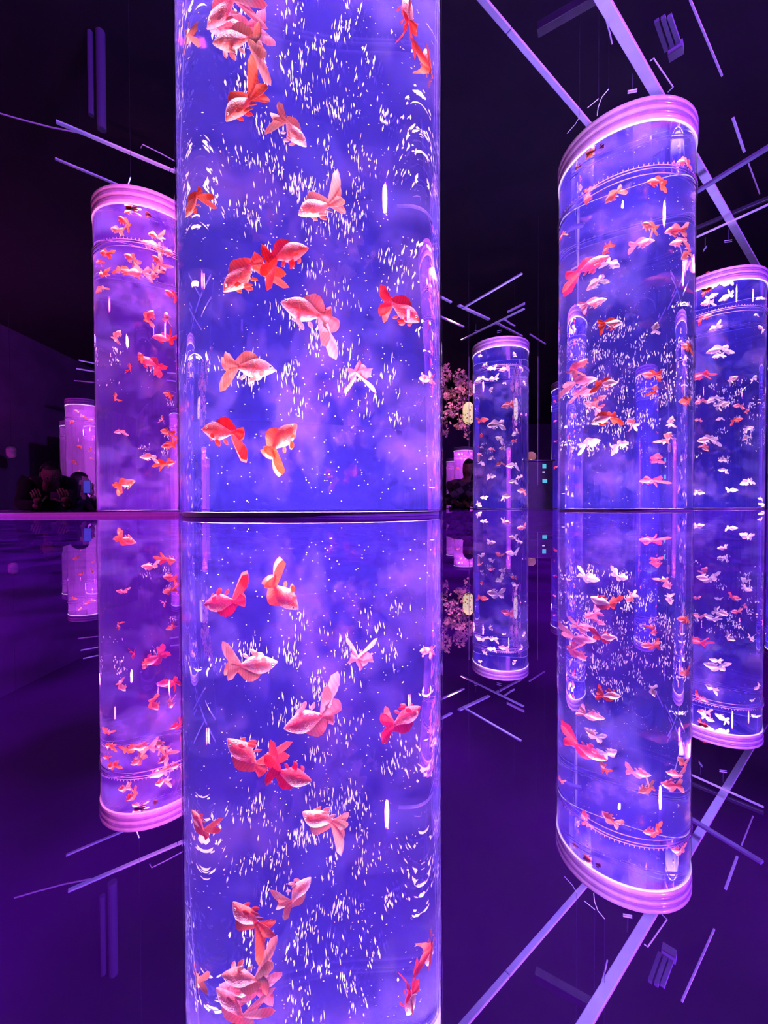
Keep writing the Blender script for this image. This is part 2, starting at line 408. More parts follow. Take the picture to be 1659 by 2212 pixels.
make_tank('lantern_b', left_edge_place(964, 15.0), 1.8, 'tiniest far tank, just right of the front tank and left of the pink-topped one', W_FARP, LP, 14, 8, 1, 0, 21)
make_tank('leftmost', left_edge_place(131, 8.3), 1.8, 'far dim tank peeking out left of the small pink-lit one', W_FARP, LP, 9, 6, 1, 0, 23)
# ============================================================ goldfish
def fish_mat(name, color, patch, amount, fin=False, rough=0.35):
    m, nt, out = new_mat(name)
    tc = N(nt, 'ShaderNodeTexCoord'); nz = N(nt, 'ShaderNodeTexNoise'); nz.inputs['Scale'].default_value = 3.2; nz.inputs['Detail'].default_value = 3
    nt.links.new(tc.outputs['Object'], nz.inputs['Vector'])
    r = N(nt, 'ShaderNodeValToRGB'); r.color_ramp.elements[0].position = amount; r.color_ramp.elements[1].position = amount + 0.12
    r.color_ramp.elements[0].color = rgba(color); r.color_ramp.elements[1].color = rgba(patch)
    nt.links.new(nz.outputs['Fac'], r.inputs['Fac'])
    if not fin:
        b = N(nt, 'ShaderNodeBsdfPrincipled'); b.inputs['Roughness'].default_value = rough; b.inputs['Subsurface Weight'].default_value = 0.6; b.inputs['Subsurface Radius'].default_value = (1, 0.35, 0.3); b.inputs['Subsurface Scale'].default_value = 0.02
        nt.links.new(r.outputs[0], b.inputs['Base Color'])
        vo = N(nt, 'ShaderNodeTexVoronoi'); vo.inputs['Scale'].default_value = 42
        nt.links.new(tc.outputs['Object'], vo.inputs['Vector'])
        bp = N(nt, 'ShaderNodeBump'); bp.inputs['Strength'].default_value = 0.35; bp.inputs['Distance'].default_value = 0.01
        nt.links.new(vo.outputs['Distance'], bp.inputs['Height']); nt.links.new(bp.outputs[0], b.inputs['Normal'])
        nt.links.new(b.outputs[0], out.inputs['Surface'])
    else:
        d = N(nt, 'ShaderNodeBsdfDiffuse'); t = N(nt, 'ShaderNodeBsdfTranslucent'); mx = N(nt, 'ShaderNodeMixShader'); mx.inputs[0].default_value = 0.5
        wv = N(nt, 'ShaderNodeTexWave'); wv.inputs['Scale'].default_value = 6; wv.inputs['Distortion'].default_value = 3; wv.inputs['Detail'].default_value = 2
        nt.links.new(tc.outputs['Object'], wv.inputs['Vector'])
        mc = N(nt, 'ShaderNodeMixRGB'); mc.inputs[0].default_value = 0.35; mc.blend_type = 'MULTIPLY'
        wr = N(nt, 'ShaderNodeValToRGB'); wr.color_ramp.elements[0].color = (0.55, 0.45, 0.45, 1); wr.color_ramp.elements[1].color = (1, 1, 1, 1)
        nt.links.new(wv.outputs['Fac'], wr.inputs['Fac'])
        nt.links.new(r.outputs[0], mc.inputs[1]); nt.links.new(wr.outputs[0], mc.inputs[2])
        nt.links.new(mc.outputs[0], d.inputs[0]); nt.links.new(mc.outputs[0], t.inputs[0])
        nt.links.new(d.outputs[0], mx.inputs[1]); nt.links.new(t.outputs[0], mx.inputs[2]); nt.links.new(mx.outputs[0], out.inputs['Surface'])
    return m
FC = {
    'r': ('red', (1.0, 0.07, 0.05), (1.0, 0.16, 0.07), 0.60, (1.0, 0.13, 0.07)),
    'o': ('orange', (1.0, 0.19, 0.07), (1.0, 0.42, 0.16), 0.58, (1.0, 0.30, 0.14)),
    'p': ('pale orange', (1.0, 0.36, 0.22), (1.0, 0.66, 0.48), 0.52, (1.0, 0.54, 0.42)),
    'k': ('pink', (1.0, 0.28, 0.26), (1.0, 0.52, 0.5), 0.52, (1.0, 0.46, 0.46)),
    'w': ('white', (0.95, 0.78, 0.85), (1.0, 0.35, 0.3), 0.66, (0.95, 0.80, 0.92)),
    't': ('white-bodied orange-tailed', (0.97, 0.78, 0.80), (1.0, 0.2, 0.06), 0.66, (1.0, 0.24, 0.08)),
    'b': ('black', (0.012, 0.01, 0.03), (0.03, 0.02, 0.05), 0.6, (0.02, 0.015, 0.05)),
}
FM = {k: (fish_mat('goldfish_skin_' + v[0].replace(' ', '_').replace('-', '_'), v[1], v[2], v[3]),
          fish_mat('goldfish_fin_' + v[0].replace(' ', '_').replace('-', '_'), v[4], [min(1, c * 1.3 + 0.08) for c in v[4]], 0.5, fin=True)) for k, v in FC.items()}
EYE = pbr('fish_eye_gold', (0.9, 0.55, 0.2), 0.2, coat=1.0)
PUPIL = pbr('fish_pupil', (0.01, 0.01, 0.02), 0.1, coat=1.0)

BODY = [(0.500, .010, .012, -.020), (0.488, .032, .034, -.018), (0.455, .058, .064, -.008), (0.41, .080, .098, .004), (0.35, .100, .134, .016),
        (0.27, .120, .168, .020), (0.18, .130, .186, .012), (0.09, .122, .172, .004), (0.01, .095, .132, .006), (-0.06, .062, .090, .018),
        (-0.11, .038, .058, .030), (-0.15, .024, .042, .038), (-0.165, .010, .020, .040)]
def bend_y(x, b):  # sideways bend of the spine
    return b * max(0, 0.25 - x) ** 2
def body_bm(b):
    bm = bmesh.new(); seg = 20; rings = []
    # refine profile
    prof = []
    for i in range(len(BODY) - 1):
        p, q = BODY[i], BODY[i + 1]
        prof.append(p); prof.append(tuple((u + v) / 2 for u, v in zip(p, q)))
    prof.append(BODY[-1])
    for x, hw, hh, zc in prof:
        ring = []
        for i in range(seg):
            a = 2 * math.pi * i / seg; ca, sa = math.cos(a), math.sin(a)
            y = hw * ca; z = zc + hh * sa
            if sa < 0: y *= 1 + 0.10 * (-sa)          # fuller belly
            if 0.34 < x < 0.40 and abs(ca) > 0.5: y *= 1.05   # gill cover
            ring.append(bm.verts.new((x, y + bend_y(x, b), z)))
        rings.append(ring)
    for a, c in zip(rings, rings[1:]):
        for i in range(seg):
            j = (i + 1) % seg; bm.faces.new((a[i], a[j], c[j], c[i]))
    bm.faces.new(rings[0]); bm.faces.new(rings[-1])
    # lips
    for dz in (0.010, -0.012):
        bm_ball(bm, (0.497, 0, -0.020 + dz), 0.015, 8, 6, (1, 1.3, 0.7))
    return bm
def sheet(bm, grid, th=0.0045):
    vs = [[bm.verts.new(p) for p in row] for row in grid]
    fs = []
    for a, b in zip(vs, vs[1:]):
        for i in range(len(a) - 1): fs.append(bm.faces.new((a[i], a[i + 1], b[i + 1], b[i])))
    bmesh.ops.recalc_face_normals(bm, faces=fs)
    bmesh.ops.solidify(bm, geom=fs, thickness=th)
def tail_bm(side, b, splay, droop, lobe):
    """one of the two caudal fins: a forked fan with ruffled edge"""
    bm = bmesh.new(); rows = []
    na, nr = 15, 7
    y0 = bend_y(-0.14, b); slope = -2 * b * 0.39
    for ir in range(nr):
        t = ir / (nr - 1); row = []
        for ia in range(na):
            u = ia / (na - 1) * 2 - 1; ang = u * 0.95 - 0.10 + droop * 0.5 * t
            L = (0.20 + 0.30 * abs(u) ** 0.8) * (1 + lobe * (-u)) * (1 - 0.25 * max(0, abs(u) - 0.85) / 0.15)
            d = t * L
            x = -0.13 - d * math.cos(ang); z = 0.038 + d * math.sin(ang) * 1.0 - droop * 0.25 * t * t + (u * 0.030) * (1 - t)
            ruff = 0.030 * math.sin(u * 7.5 + side) * t
            y = y0 + slope * d * 0.8 + side * (0.008 + splay * d * (0.45 + 0.55 * t) + ruff) 
            row.append((x, y, z))
        rows.append(row)
    sheet(bm, rows); return bm
def dorsal_bm(b):
    bm = bmesh.new(); rows = []
    for ir in range(6):
        t = ir / 5; row = []
        for i in range(11):
            s = i / 10; x = 0.27 - 0.34 * s
            base = 0.188 - 1.05 * max(0, 0.18 - x) ** 1.6 - 1.2 * max(0, x - 0.2) ** 1.5 - 0.006
            hgt = 0.19 * (math.sin(math.pi * min(1, s * 0.72 + 0.20)) ** 0.8) * (1 - 0.25 * s)
            sweep = 0.16 * t * (0.6 + 0.4 * s)
            row.append((x - sweep, bend_y(x - sweep, b) + 0.014 * math.sin(s * 9) * t, base + hgt * t * (1 - 0.05 * (i % 2))))
        rows.append(row)
    sheet(bm, rows); return bm
def paddle_bm(base, direction, length, width, spreadv, b):
    bm = bmesh.new(); d = Vector(direction).normalized(); s = Vector(spreadv).normalized(); n = d.cross(s)
    rows = []
    for ir in range(5):
        t = ir / 4; row = []
        for i in range(7):
            u = i / 3 - 1; wv = width * (0.18 + 0.95 * math.sin(math.pi * min(1, t * 0.75 + 0.02)) ** 0.9)
            p = Vector(base) + d * (length * t * (1 - 0.22 * u * u)) + s * (u * wv * 0.5) + n * (0.02 * math.sin(u * 3 + t * 2) * t)
            row.append(p)
        rows.append(row)
    sheet(bm, rows, 0.004); return bm
def eye_meshes():
    bm = bmesh.new(); bm_ball(bm, (0, 0, 0), 0.026, 12, 8, (1, 0.75, 1))
    eye = mesh_from_bm('eye', bm, True)
    bm = bmesh.new(); bm_ball(bm, (0, 0, 0), 0.014, 10, 6, (1, 0.6, 1))
    return eye, mesh_from_bm('pupil', bm, True)
EYE_ME, PUP_ME = eye_meshes()
def variant(b, splay, droop, lobe, pec):
    parts = [('body', mesh_from_bm('body', body_bm(b), True), 0)]
    for sd in (1, -1): parts.append(('tail_fin', mesh_from_bm('tail_fin', tail_bm(sd, b, splay, droop, lobe), True), 1))
    parts.append(('dorsal_fin', mesh_from_bm('dorsal_fin', dorsal_bm(b), True), 1))
    for sd in (1, -1):
        parts.append(('pectoral_fin', mesh_from_bm('pectoral_fin', paddle_bm((0.29, sd * 0.105, -0.075), (-0.6, sd * pec, -0.55), 0.17, 0.085, (0.5, 0, -0.8), b), True), 1))
        parts.append(('pelvic_fin', mesh_from_bm('pelvic_fin', paddle_bm((0.15, sd * 0.05, -0.155), (-0.75, sd * 0.35, -0.6), 0.17, 0.08, (0.6, 0, -0.5), b), True), 1))
    parts.append(('anal_fin', mesh_from_bm('anal_fin', paddle_bm((-0.02, 0, -0.10), (-0.7, 0.05, -0.7), 0.14, 0.07, (0.7, 0, -0.4), b), True), 1))
    return parts
VARS = [variant(0.0, 0.42, 0.25, 0.10, 0.55), variant(0.9, 0.60, 0.55, 0.22, 0.75), variant(-1.0, 0.50, -0.15, -0.10, 0.45), variant(0.5, 0.80, 0.8, 0.1, 0.9)]
# small far fish: one mesh each, body material + fin material
def merged(parts):
    bm = bmesh.new()
    for nm, me, mi in parts:
        n0 = len(bm.faces); bm.from_mesh(me); bm.faces.ensure_lookup_table()
        for f in bm.faces[n0:]: f.material_index = mi
    me = bpy.data.meshes.new('goldfish'); bm.to_mesh(me); bm.free()
    return me
MERGED = [merged(v) for v in VARS]
for v in VARS:
    for nm, me, mi in v: me.materials.append(FM['o'][mi])
for me in MERGED: me.materials.append(FM['o'][0]); me.materials.append(FM['o'][1])
EYE_ME.materials.append(EYE); PUP_ME.materials.append(PUPIL)

def refract(d, n, eta):
    c = -d.dot(n); k = 1 - eta * eta * (1 - c * c)
    return eta * d + (eta * c - math.sqrt(max(0, k))) * n
def in_tank(key, px, py, s):
    T = TANKS[key]; d = ray(px, py); C2 = Vector((T['x'], T['y'])); r = T['r'] * 0.985
    o = Vector((CAM.x, CAM.y)) - C2; dd = Vector((d.x, d.y))
    A = dd.dot(dd); B = o.dot(dd); Cq = o.dot(o) - r * r; disc = B * B - A * Cq
    if disc < 1e-4 * A:
        # aim just inside the limb
        t = -B / A; p = CAM + d * t
        n = Vector((p.x - C2.x, p.y - C2.y, 0)).normalized(); p = Vector((C2.x, C2.y, p.z)) + n * r * 0.98
        return p, d
    t = (-B - math.sqrt(disc)) / A
    p = CAM + d * t; n = Vector((p.x - C2.x, p.y - C2.y, 0)).normalized()
    d2 = refract(d, n, 1 / 1.35).normalized()
    return p + d2 * s, d2

PLACED = {}
def place_fish(key, px, py, L, ang, c, s=0.12, yaw=0, var=None, label=None, roll=0, simple=False, rnd=random):
    T = TANKS[key]; C2 = Vector((T['x'], T['y']))
    if var is None: var = rnd.randrange(len(VARS))
    best = None
    for k in range(14):
        ss = s + 0.02 * k
        p, d2 = in_tank(key, px, py, ss)
        Lr = L * (p.y - CAM.y) / F_PX * math.cos(math.atan2(p.x, p.y)) / 1.06
        gap = T['r'] * 0.97 - (Vector((p.x, p.y)) - C2).length
        sc_ = gap - Lr * 0.42
        near = min([(p - q).length - 0.36 * (Lr + l2) for q, l2 in PLACED.get(key, [])] + [0.0])
        sc_ = min(sc_, 0) + near
        if best is None or sc_ > best[0] + 1e-4: best = (sc_, p, Lr, gap - Lr * 0.42)
        if sc_ >= 0: break
    _, p, Lr, g = best
    if g < 0:    # pull towards the axis
        v = Vector((p.x, p.y)) - C2; R = max(0.0, T['r'] * 0.96 - Lr * 0.52)
        v = v.normalized() * min(v.length, R); p = Vector((C2.x + v.x, C2.y + v.y, p.z))
    p.z = max(p.z, Lr * 0.3 + 0.012)
    PLACED.setdefault(key, []).append((p.copy(), Lr))
    view = Vector((p.x, p.y, 0)).normalized(); right = Vector((view.y, -view.x, 0)); up = Vector((0, 0, 1))
    a, ya = math.radians(ang), math.radians(yaw)
    h = right * (math.cos(a) * math.cos(ya)) + up * (math.sin(a) * math.cos(ya)) + view * math.sin(ya)
    h.normalize()
    ref = up if abs(h.z) < 0.93 else (right if math.cos(a) < 0 else -right)
    side = ref.cross(h).normalized(); dors = h.cross(side).normalized()
    if roll:
        q = Matrix.Rotation(math.radians(roll), 3, h); side = q @ side; dors = q @ dors
    S = Lr / 1.02
    m4 = Matrix.Identity(4)
    for i in range(3):
        m4[i][0] = h[i] * S; m4[i][1] = side[i] * S; m4[i][2] = dors[i] * S
    off = h * (0.02 * S)
    for i in range(3): m4[i][3] = p[i] + off[i]
    mats = FM[c]
    grp = 'goldfish in the ' + TNAME[key]
    if simple:
        o = bpy.data.objects.new('goldfish', MERGED[var]); col.objects.link(o); o.matrix_world = m4
        for i in (0, 1):
            o.material_slots[i].link = 'OBJECT'; o.material_slots[i].material = mats[i]
        tag(o, label, 'goldfish', grp)
        return o
    root = bpy.data.objects.new('goldfish', None); col.objects.link(root); root.matrix_world = m4; root.empty_display_size = 0.05
    tag(root, label, 'goldfish', grp)
    for nm, me, mi in VARS[var]:
        o = bpy.data.objects.new(nm, me); col.objects.link(o); o.parent = root
        o.material_slots[0].link = 'OBJECT'; o.material_slots[0].material = mats[mi]
    for sd in (1, -1):
        e = bpy.data.objects.new('eye', EYE_ME); col.objects.link(e); e.parent = root; e.location = (0.415, sd * 0.074, 0.022)
        q = bpy.data.objects.new('pupil', PUP_ME); col.objects.link(q); q.parent = e; q.location = (0.003, sd * 0.014, 0)
    return root
TNAME = {'main': 'huge front tank', 'left': 'magenta left tank', 'right': 'ringed right tank', 'farright': 'right-edge tank',
         'middle': 'slender middle tank', 'farleft': 'small pink-lit tank', 'behind': 'tank hidden behind the ringed one',
         'lantern_a': 'pink-topped far tank', 'lantern_b': 'tiniest far tank', 'edge': 'tank cut by the right edge'}

MAIN = [  # px, py, length, angle, colour, depth, yaw, variant, roll, label
    (493, 20, 118, 212, 'k', .10, 10, 1, 0, 'large pinkish red goldfish cut off by the top edge, in the front tank'),
    (515, 62, 112, 186, 'k', .14, -12, 0, 0, 'pinkish red goldfish just under the one cut off by the top edge'),
    (520, 92, 125, 168, 'p', .09, 15, 3, 0, 'pale goldfish with a long drooping tail near the front tank top'),
    (407, 78, 82, 62, 'p', .05, 55, 3, 0, 'pale orange goldfish seen from behind at the upper left of the front tank'),
    (530, 217, 118, 222, 'o', .08, 10, 2, 0, 'orange goldfish diving left with two raised tail fins, below the pink cluster'),
    (622, 280, 88, -32, 'p', .10, 15, 2, 0, 'pale orange goldfish facing right with its tail curled up'),
    (420, 438, 86, 214, 'o', .05, 20, 1, 0, 'orange goldfish hugging the left wall of the front tank'),
    (698, 443, 104, 207, 'p', .12, 0, 2, 0, 'slim pale pink goldfish pointing down left, right of the centre'),
    (610, 553, 112, 22, 'r', .07, -12, 3, 0, 'biggest deep red goldfish facing right, overlapping another one'),
    (533, 593, 122, 214, 'o', .10, 10, 1, 0, 'orange goldfish pointing down left under the biggest red one'),
    (674, 682, 136, 152, 'k', .08, 10, 3, 0, 'pale pink goldfish nose up left with long trailing tail'),
    (863, 672, 104, -16, 'r', .10, 0, 2, 0, 'deep red-orange goldfish facing right near the right wall'),
    (530, 797, 124, 3, 'p', .08, 0, 0, 0, 'pale orange goldfish facing right with a tall dorsal fin'),
    (779, 806, 78, 80, 'k', .16, 62, 3, 0, 'pink goldfish seen from behind in front of the pale glow'),
    (486, 938, 118, 165, 'r', .06, 10, 1, 0, 'red goldfish facing left, lowest on the left of the front tank'),
    (604, 958, 112, 54, 'o', .08, 0, 3, 0, 'orange goldfish pointing up right, lowest in the front tank'),
    (882, 40, 112, 103, 'r', .08, 20, 0, 0, 'upright slim red goldfish cut by the top edge near the right wall'),
    (922, 140, 104, 108, 'o', .06, 35, 2, 0, 'upright orange goldfish with a long tail at the right wall'),
    (925, 818, 64, 178, 'k', .05, 20, 0, 80, 'pink goldfish squeezed flat at the right wall of the front tank'),
]
for px, py, L, an, c, s, yaw, va, ro, lab in MAIN:
    place_fish('main', px, py, L, an, c, s, yaw, va, lab, ro)

SZ = {'right': 0.85, 'farright': 0.75, 'middle': 0.72, 'farleft': 0.62, 'lantern_a': 0.42, 'lantern_b': 0.42, 'behind': 0.5, 'edge': 0.55}
FAR = {
 'left': [(252,497,38,190,'p'),(268,480,42,150,'o'),(282,455,36,210,'p'),(263,442,60,200,'r',.3),(322,457,40,255,'o'),(338,510,44,200,'p'),(330,531,50,165,'k'),(357,545,44,20,'p'),
   (345,568,46,140,'k'),(285,560,48,135,'p'),(302,590,58,200,'k'),(335,590,44,250,'p'),(268,585,44,350,'o'),(228,548,42,170,'o'),(213,566,26,190,'r'),(222,592,38,200,'o'),(215,625,30,220,'o'),
   (372,637,34,170,'r'),(323,685,42,70,'o'),(360,687,40,85,'k'),(252,725,36,60,'p'),(355,731,56,175,'r',.2),(279,795,28,90,'r'),(328,787,64,150,'r',.25),(250,858,28,100,'o'),(363,853,28,160,'o'),
   (259,933,26,180,'k'),(362,934,40,160,'o'),(366,962,40,185,'o'),(322,988,38,170,'p'),(360,1000,48,10,'o'),(268,1047,60,35,'o'),(350,905,22,80,'k'),(305,770,26,110,'o')],
 'right': [(1445,268,44,185,'r'),(1403,289,46,165,'b'),(1282,325,46,215,'o'),(1252,353,38,235,'k'),(1271,422,46,262,'o'),(1328,421,56,205,'p'),(1420,394,54,160,'o'),(1404,491,54,150,'p'),
   (1214,510,26,200,'o'),(1310,538,42,250,'o'),(1321,570,46,330,'w'),(1383,527,52,10,'k',.3),(1484,551,48,215,'p'),(1464,499,70,185,'k',.1),(1470,524,50,180,'k',.1),(1264,581,86,18,'r',.35),(1288,612,52,190,'w'),
   (1279,657,56,10,'k',.3),(1316,702,66,350,'t'),(1417,709,38,80,'w'),(1485,748,50,170,'o'),(1250,793,50,60,'o',.35),(1410,810,50,170,'o'),(1414,843,40,80,'o'),(1306,829,60,350,'t'),
   (1251,827,64,0,'k',.35),(1260,850,54,5,'k',.3),(1282,878,50,150,'k'),(1296,862,34,30,'k'),(1306,905,76,190,'t'),(1365,914,38,130,'p'),(1450,911,40,90,'w'),(1441,946,44,75,'p'),(1481,867,46,180,'o'),
   (1274,958,54,20,'w',.3),(1339,962,46,15,'w'),(1404,1038,44,180,'r',.4),(1419,990,34,90,'r',.4),(1478,350,50,178,'k',.08)],
 'farright': [(1528,590,30,10,'o'),(1512,600,20,240,'o'),(1527,627,34,10,'r'),(1537,641,38,20,'w'),(1569,642,44,195,'w'),(1527,655,40,180,'k'),(1521,686,40,18,'r'),(1545,708,42,205,'w'),(1633,680,20,170,'w'),
   (1645,710,34,130,'w'),(1552,756,62,182,'w'),(1552,769,32,190,'w'),(1512,813,50,200,'r',.35),(1583,819,40,40,'w'),(1630,817,30,80,'w'),(1512,868,34,190,'k'),(1540,863,40,215,'w'),(1561,876,52,20,'w'),
   (1595,877,32,170,'k'),(1507,907,22,170,'k'),(1555,905,22,190,'w'),(1590,908,36,12,'o'),(1617,926,32,30,'w'),(1612,946,30,215,'w'),(1529,950,60,175,'w'),(1522,967,34,300,'k'),(1560,994,26,180,'w'),
   (1562,1016,30,170,'w'),(1613,1042,46,195,'w'),(1581,1059,32,10,'w'),(1510,1064,34,350,'w'),(1643,1077,22,170,'w'),(1646,1090,22,140,'w'),(1614,888,20,60,'k'),(1557,600,24,240,'w'),(1640,645,22,200,'w')],
 'middle': [(1036,769,16,200,'w'),(1111,766,18,110,'w'),(1047,789,20,190,'w'),(1062,796,26,175,'w'),(1089,798,30,185,'k'),(1126,796,18,140,'w'),(1037,820,34,200,'w'),(1066,818,30,195,'w'),(1133,827,18,120,'w'),
   (1061,841,18,60,'w'),(1089,828,12,180,'w'),(1097,876,38,190,'k'),(1042,908,32,5,'o'),(1071,918,54,182,'w'),(1079,948,30,150,'w'),(1113,936,26,220,'w'),(1110,953,20,180,'k'),(1085,968,22,180,'w'),(1061,970,18,170,'k'),
   (1040,966,12,180,'w'),(1035,981,18,170,'k'),(1061,990,20,200,'w'),(1041,1001,22,330,'w'),(1079,1002,26,205,'k'),(1107,1006,34,180,'w'),(1061,1029,28,0,'w'),(1124,1029,22,15,'w'),(1108,1040,26,185,'w'),
   (1128,1061,30,175,'k'),(1093,1073,30,10,'w'),(1044,1075,20,180,'w'),(1034,1090,24,330,'w'),(1040,940,14,90,'r')],
 'farleft': [(170,865,14,190,'o'),(166,888,18,160,'o'),(182,901,20,150,'o'),(196,907,18,20,'k'),(155,911,22,10,'o'),(171,964,20,165,'o'),(160,998,26,175,'o'),(195,970,22,90,'k'),(171,1019,16,80,'p'),(198,990,18,180,'k')],
 'behind': [(1198,867,16,190,'r'),(1199,910,18,10,'r'),(1199,954,16,160,'r'),(1200,1009,22,20,'r'),(1198,985,10,90,'o')],
 'edge': [(1657,826,14,180,'r'),(1657,1020,14,180,'o'),(1657,920,12,180,'k')],
 'lantern_a': [(991,981,12,150,'k'),(998,981,10,90,'k'),(995,990,12,190,'p'),(1007,997,16,210,'p'),(989,1011,20,180,'o'),(1018,980,12,200,'k')],
 'lantern_b': [(971,993,10,90,'k'),(970,1011,9,120,'o'),(977,1032,10,90,'o')],
}
ORD = ['topmost', 'second', 'third', 'fourth', 'fifth', 'sixth', 'seventh', 'eighth', 'ninth', 'tenth', 'eleventh', 'twelfth', 'thirteenth', 'fourteenth', 'fifteenth',
       'sixteenth', 'seventeenth', 'eighteenth', 'nineteenth', 'twentieth', 'twenty-first', 'twenty-second', 'twenty-third', 'twenty-fourth', 'twenty-fifth']
rnd = random.Random(42)
for key, L_ in FAR.items():
    bycol = {}
    for f in L_: bycol.setdefault(f[4], []).append(f)
    for c in bycol: bycol[c].sort(key=lambda f: f[1])
    simple = key in ('middle', 'farleft', 'behind', 'edge', 'lantern_a', 'lantern_b')
    for f in L_:
        i = bycol[f[4]].index(f); n = len(bycol[f[4]])
        nm = FC[f[4]][0]
        if n == 1: lab = 'only %s goldfish in the %s' % (nm, TNAME[key])
        elif i == 0: lab = 'topmost %s goldfish in the %s' % (nm, TNAME[key])
        elif i == n - 1: lab = 'lowest %s goldfish in the %s' % (nm, TNAME[key])
        else: lab = '%s goldfish in the %s, %s %s one from the top' % (nm, TNAME[key], ORD[i], nm)
        s = f[5] if len(f) > 5 else rnd.choice((.06, .10, .14, .2))
        place_fish(key, f[0], f[1], f[2] * SZ.get(key, 0.9), f[3] + rnd.uniform(-8, 8), f[4], s, rnd.uniform(-35, 35), None, lab, rnd.uniform(-20, 20), simple, rnd)

# ============================================================ ceiling beams
def bm_finish(name, bm, mat, label, cat, bevel=0.0):
    if bevel: bmesh.ops.bevel(bm, geom=[e for e in bm.edges], offset=bevel, segments=1, affect='EDGES')
    return tag(obj(name, bm, mat), label, cat)
BZ_A, BZ_B = 2.55, 2.45
def beam(p0, p1, z, wd, ht, mat, label, group, joints=(), ext=(0, 0)):
    a, b = at_height(p0[0], p0[1], z), at_height(p1[0], p1[1], z)
    d = (b - a).normalized(); a = a - d * ext[0]; b = b + d * ext[1]
    L = (b - a).length
    x = d; y = Vector((0, 0, 1)).cross(x).normalized()
    m = Matrix(((x.x, y.x, 0, a.x), (x.y, y.y, 0, a.y), (x.z, y.z, 1, a.z), (0, 0, 0, 1)))
    t = thing('ceiling_beam', label, 'beam', (0, 0, 0), group); t.matrix_world = m
    cuts = [0] + [j * L for j in joints] + [L]
    for c0, c1 in zip(cuts, cuts[1:]):
        bm = bmesh.new(); bm_box(bm, c0 + 0.002, c1 - 0.002, -wd / 2, wd / 2, 0, ht)
        bmesh.ops.bevel(bm, geom=[e for e in bm.edges], offset=min(0.003, wd * 0.1), segments=1, affect='EDGES')
        obj('beam_section', bm, mat, t)
    bm = bmesh.new(); bm_box(bm, 0.01, L - 0.01, -wd * 0.36, wd * 0.36, ht * 0.25, ht * 0.75); obj('beam_core', bm, DARKM, t)
    return t
GA, GB = 'long ceiling beams running away to the right', 'crossing ceiling beams'
beam((1040, 0), (1292, 295), BZ_A, 0.034, 0.015, STEEL, 'long violet-lit beam ending behind the left of the ringed tank rim', GA, (0.45,), (0.6, 0))
beam((1300, 0), (1662, 625), BZ_A, 0.056, 0.02, STEEL, 'widest violet-lit beam passing over the ringed tank rim', GA, (0.34, 0.42, 0.78), (0.6, 0))
beam((120, 264), (500, 424), BZ_A, 0.034, 0.012, STEEL, 'bright violet beam between the left tank and the front tank', GA, (0.6,))
beam((118, 344), (300, 420), BZ_A, 0.022, 0.012, STEEL, 'thin beam ending behind the rim of the magenta left tank', GA)
beam((930, 632), (975, 655), BZ_A, 0.032, 0.02, STEEL, 'short beam stub emerging from behind the front tank, above the middle tank', GA)
beam((990, 661), (1057, 692), BZ_A, 0.045, 0.02, STEEL, 'bright beam crossing above the middle tank, left part', GA, (0.7,))
beam((1070, 698), (1128, 728), BZ_A, 0.032, 0.02, STEEL, 'beam continuing down right past the crossing above the middle tank', GA)
beam((930, 676), (1002, 708), BZ_A, 0.03, 0.02, STEEL, 'lower short beam beside the front tank, over the paper lantern', GA)
beam((1490, 0), (1560, 166), 2.9, 0.010, 0.012, STEEL, 'thin bright track line at the top right', GA)
beam((1583, 256), (1608, 330), 2.9, 0.016, 0.012, STEEL, 'thin track piece above the crossing beams at right', GA)
beam((1617, 355), (1641, 420), 2.9, 0.008, 0.012, STEEL, 'thin track piece between the two crossing beams at right', GA)
beam((1128, 592), (998, 668), BZ_B, 0.028, 0.015, STEEL, 'upper crossing beam above the middle tank', GB)
beam((1133, 668), (1040, 714), BZ_B, 0.032, 0.015, STEEL, 'brightest crossing beam just above the middle tank', GB, (), (0, 0.4))
beam((1134, 658), (1096, 677), BZ_B + .1, 0.014, 0.03, STEEL, 'short thin bar behind the brightest crossing beam', GB)
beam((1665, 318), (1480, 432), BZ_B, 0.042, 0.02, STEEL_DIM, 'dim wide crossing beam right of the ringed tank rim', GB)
beam((1665, 441), (1480, 525), BZ_B, 0.02, 0.012, STEEL, 'thin bright crossing beam above the right-edge tank', GB)
beam((1665, 430), (1500, 498), BZ_B + .15, 0.03, 0.03, DARKM, 'dark bar behind the thin bright crossing beam', GB)
beam((1290, 0), (1160, 75), BZ_B + .3, 0.05, 0.05, DARKM, 'dim crossing beam near the top, left of the widest beam', GB)

# vent fixture with three slats
t = thing('ceiling_vent', 'dim finned ceiling fixture right of the widest beam', 'fixture')
c0 = at_height(1444, 128, 2.9); c1 = at_height(1476, 108, 2.9)
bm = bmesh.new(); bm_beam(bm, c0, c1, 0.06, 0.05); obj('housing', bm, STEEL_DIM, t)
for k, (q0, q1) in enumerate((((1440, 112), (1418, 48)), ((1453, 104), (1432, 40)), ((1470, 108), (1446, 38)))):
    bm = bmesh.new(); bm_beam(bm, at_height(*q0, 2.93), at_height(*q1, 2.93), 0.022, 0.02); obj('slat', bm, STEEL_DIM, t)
# thin wire frame bracket by the wide beam
bm = bmesh.new()
bm_tube(bm, [at_height(1404, 132, 2.5), at_height(1412, 126, 2.5), at_height(1454, 188, 2.5), at_height(1443, 199, 2.5)], 0.0035, 6)
tag(obj('wire_bracket', bm, STEEL), 'thin white wire bracket beside the widest beam', 'bracket')
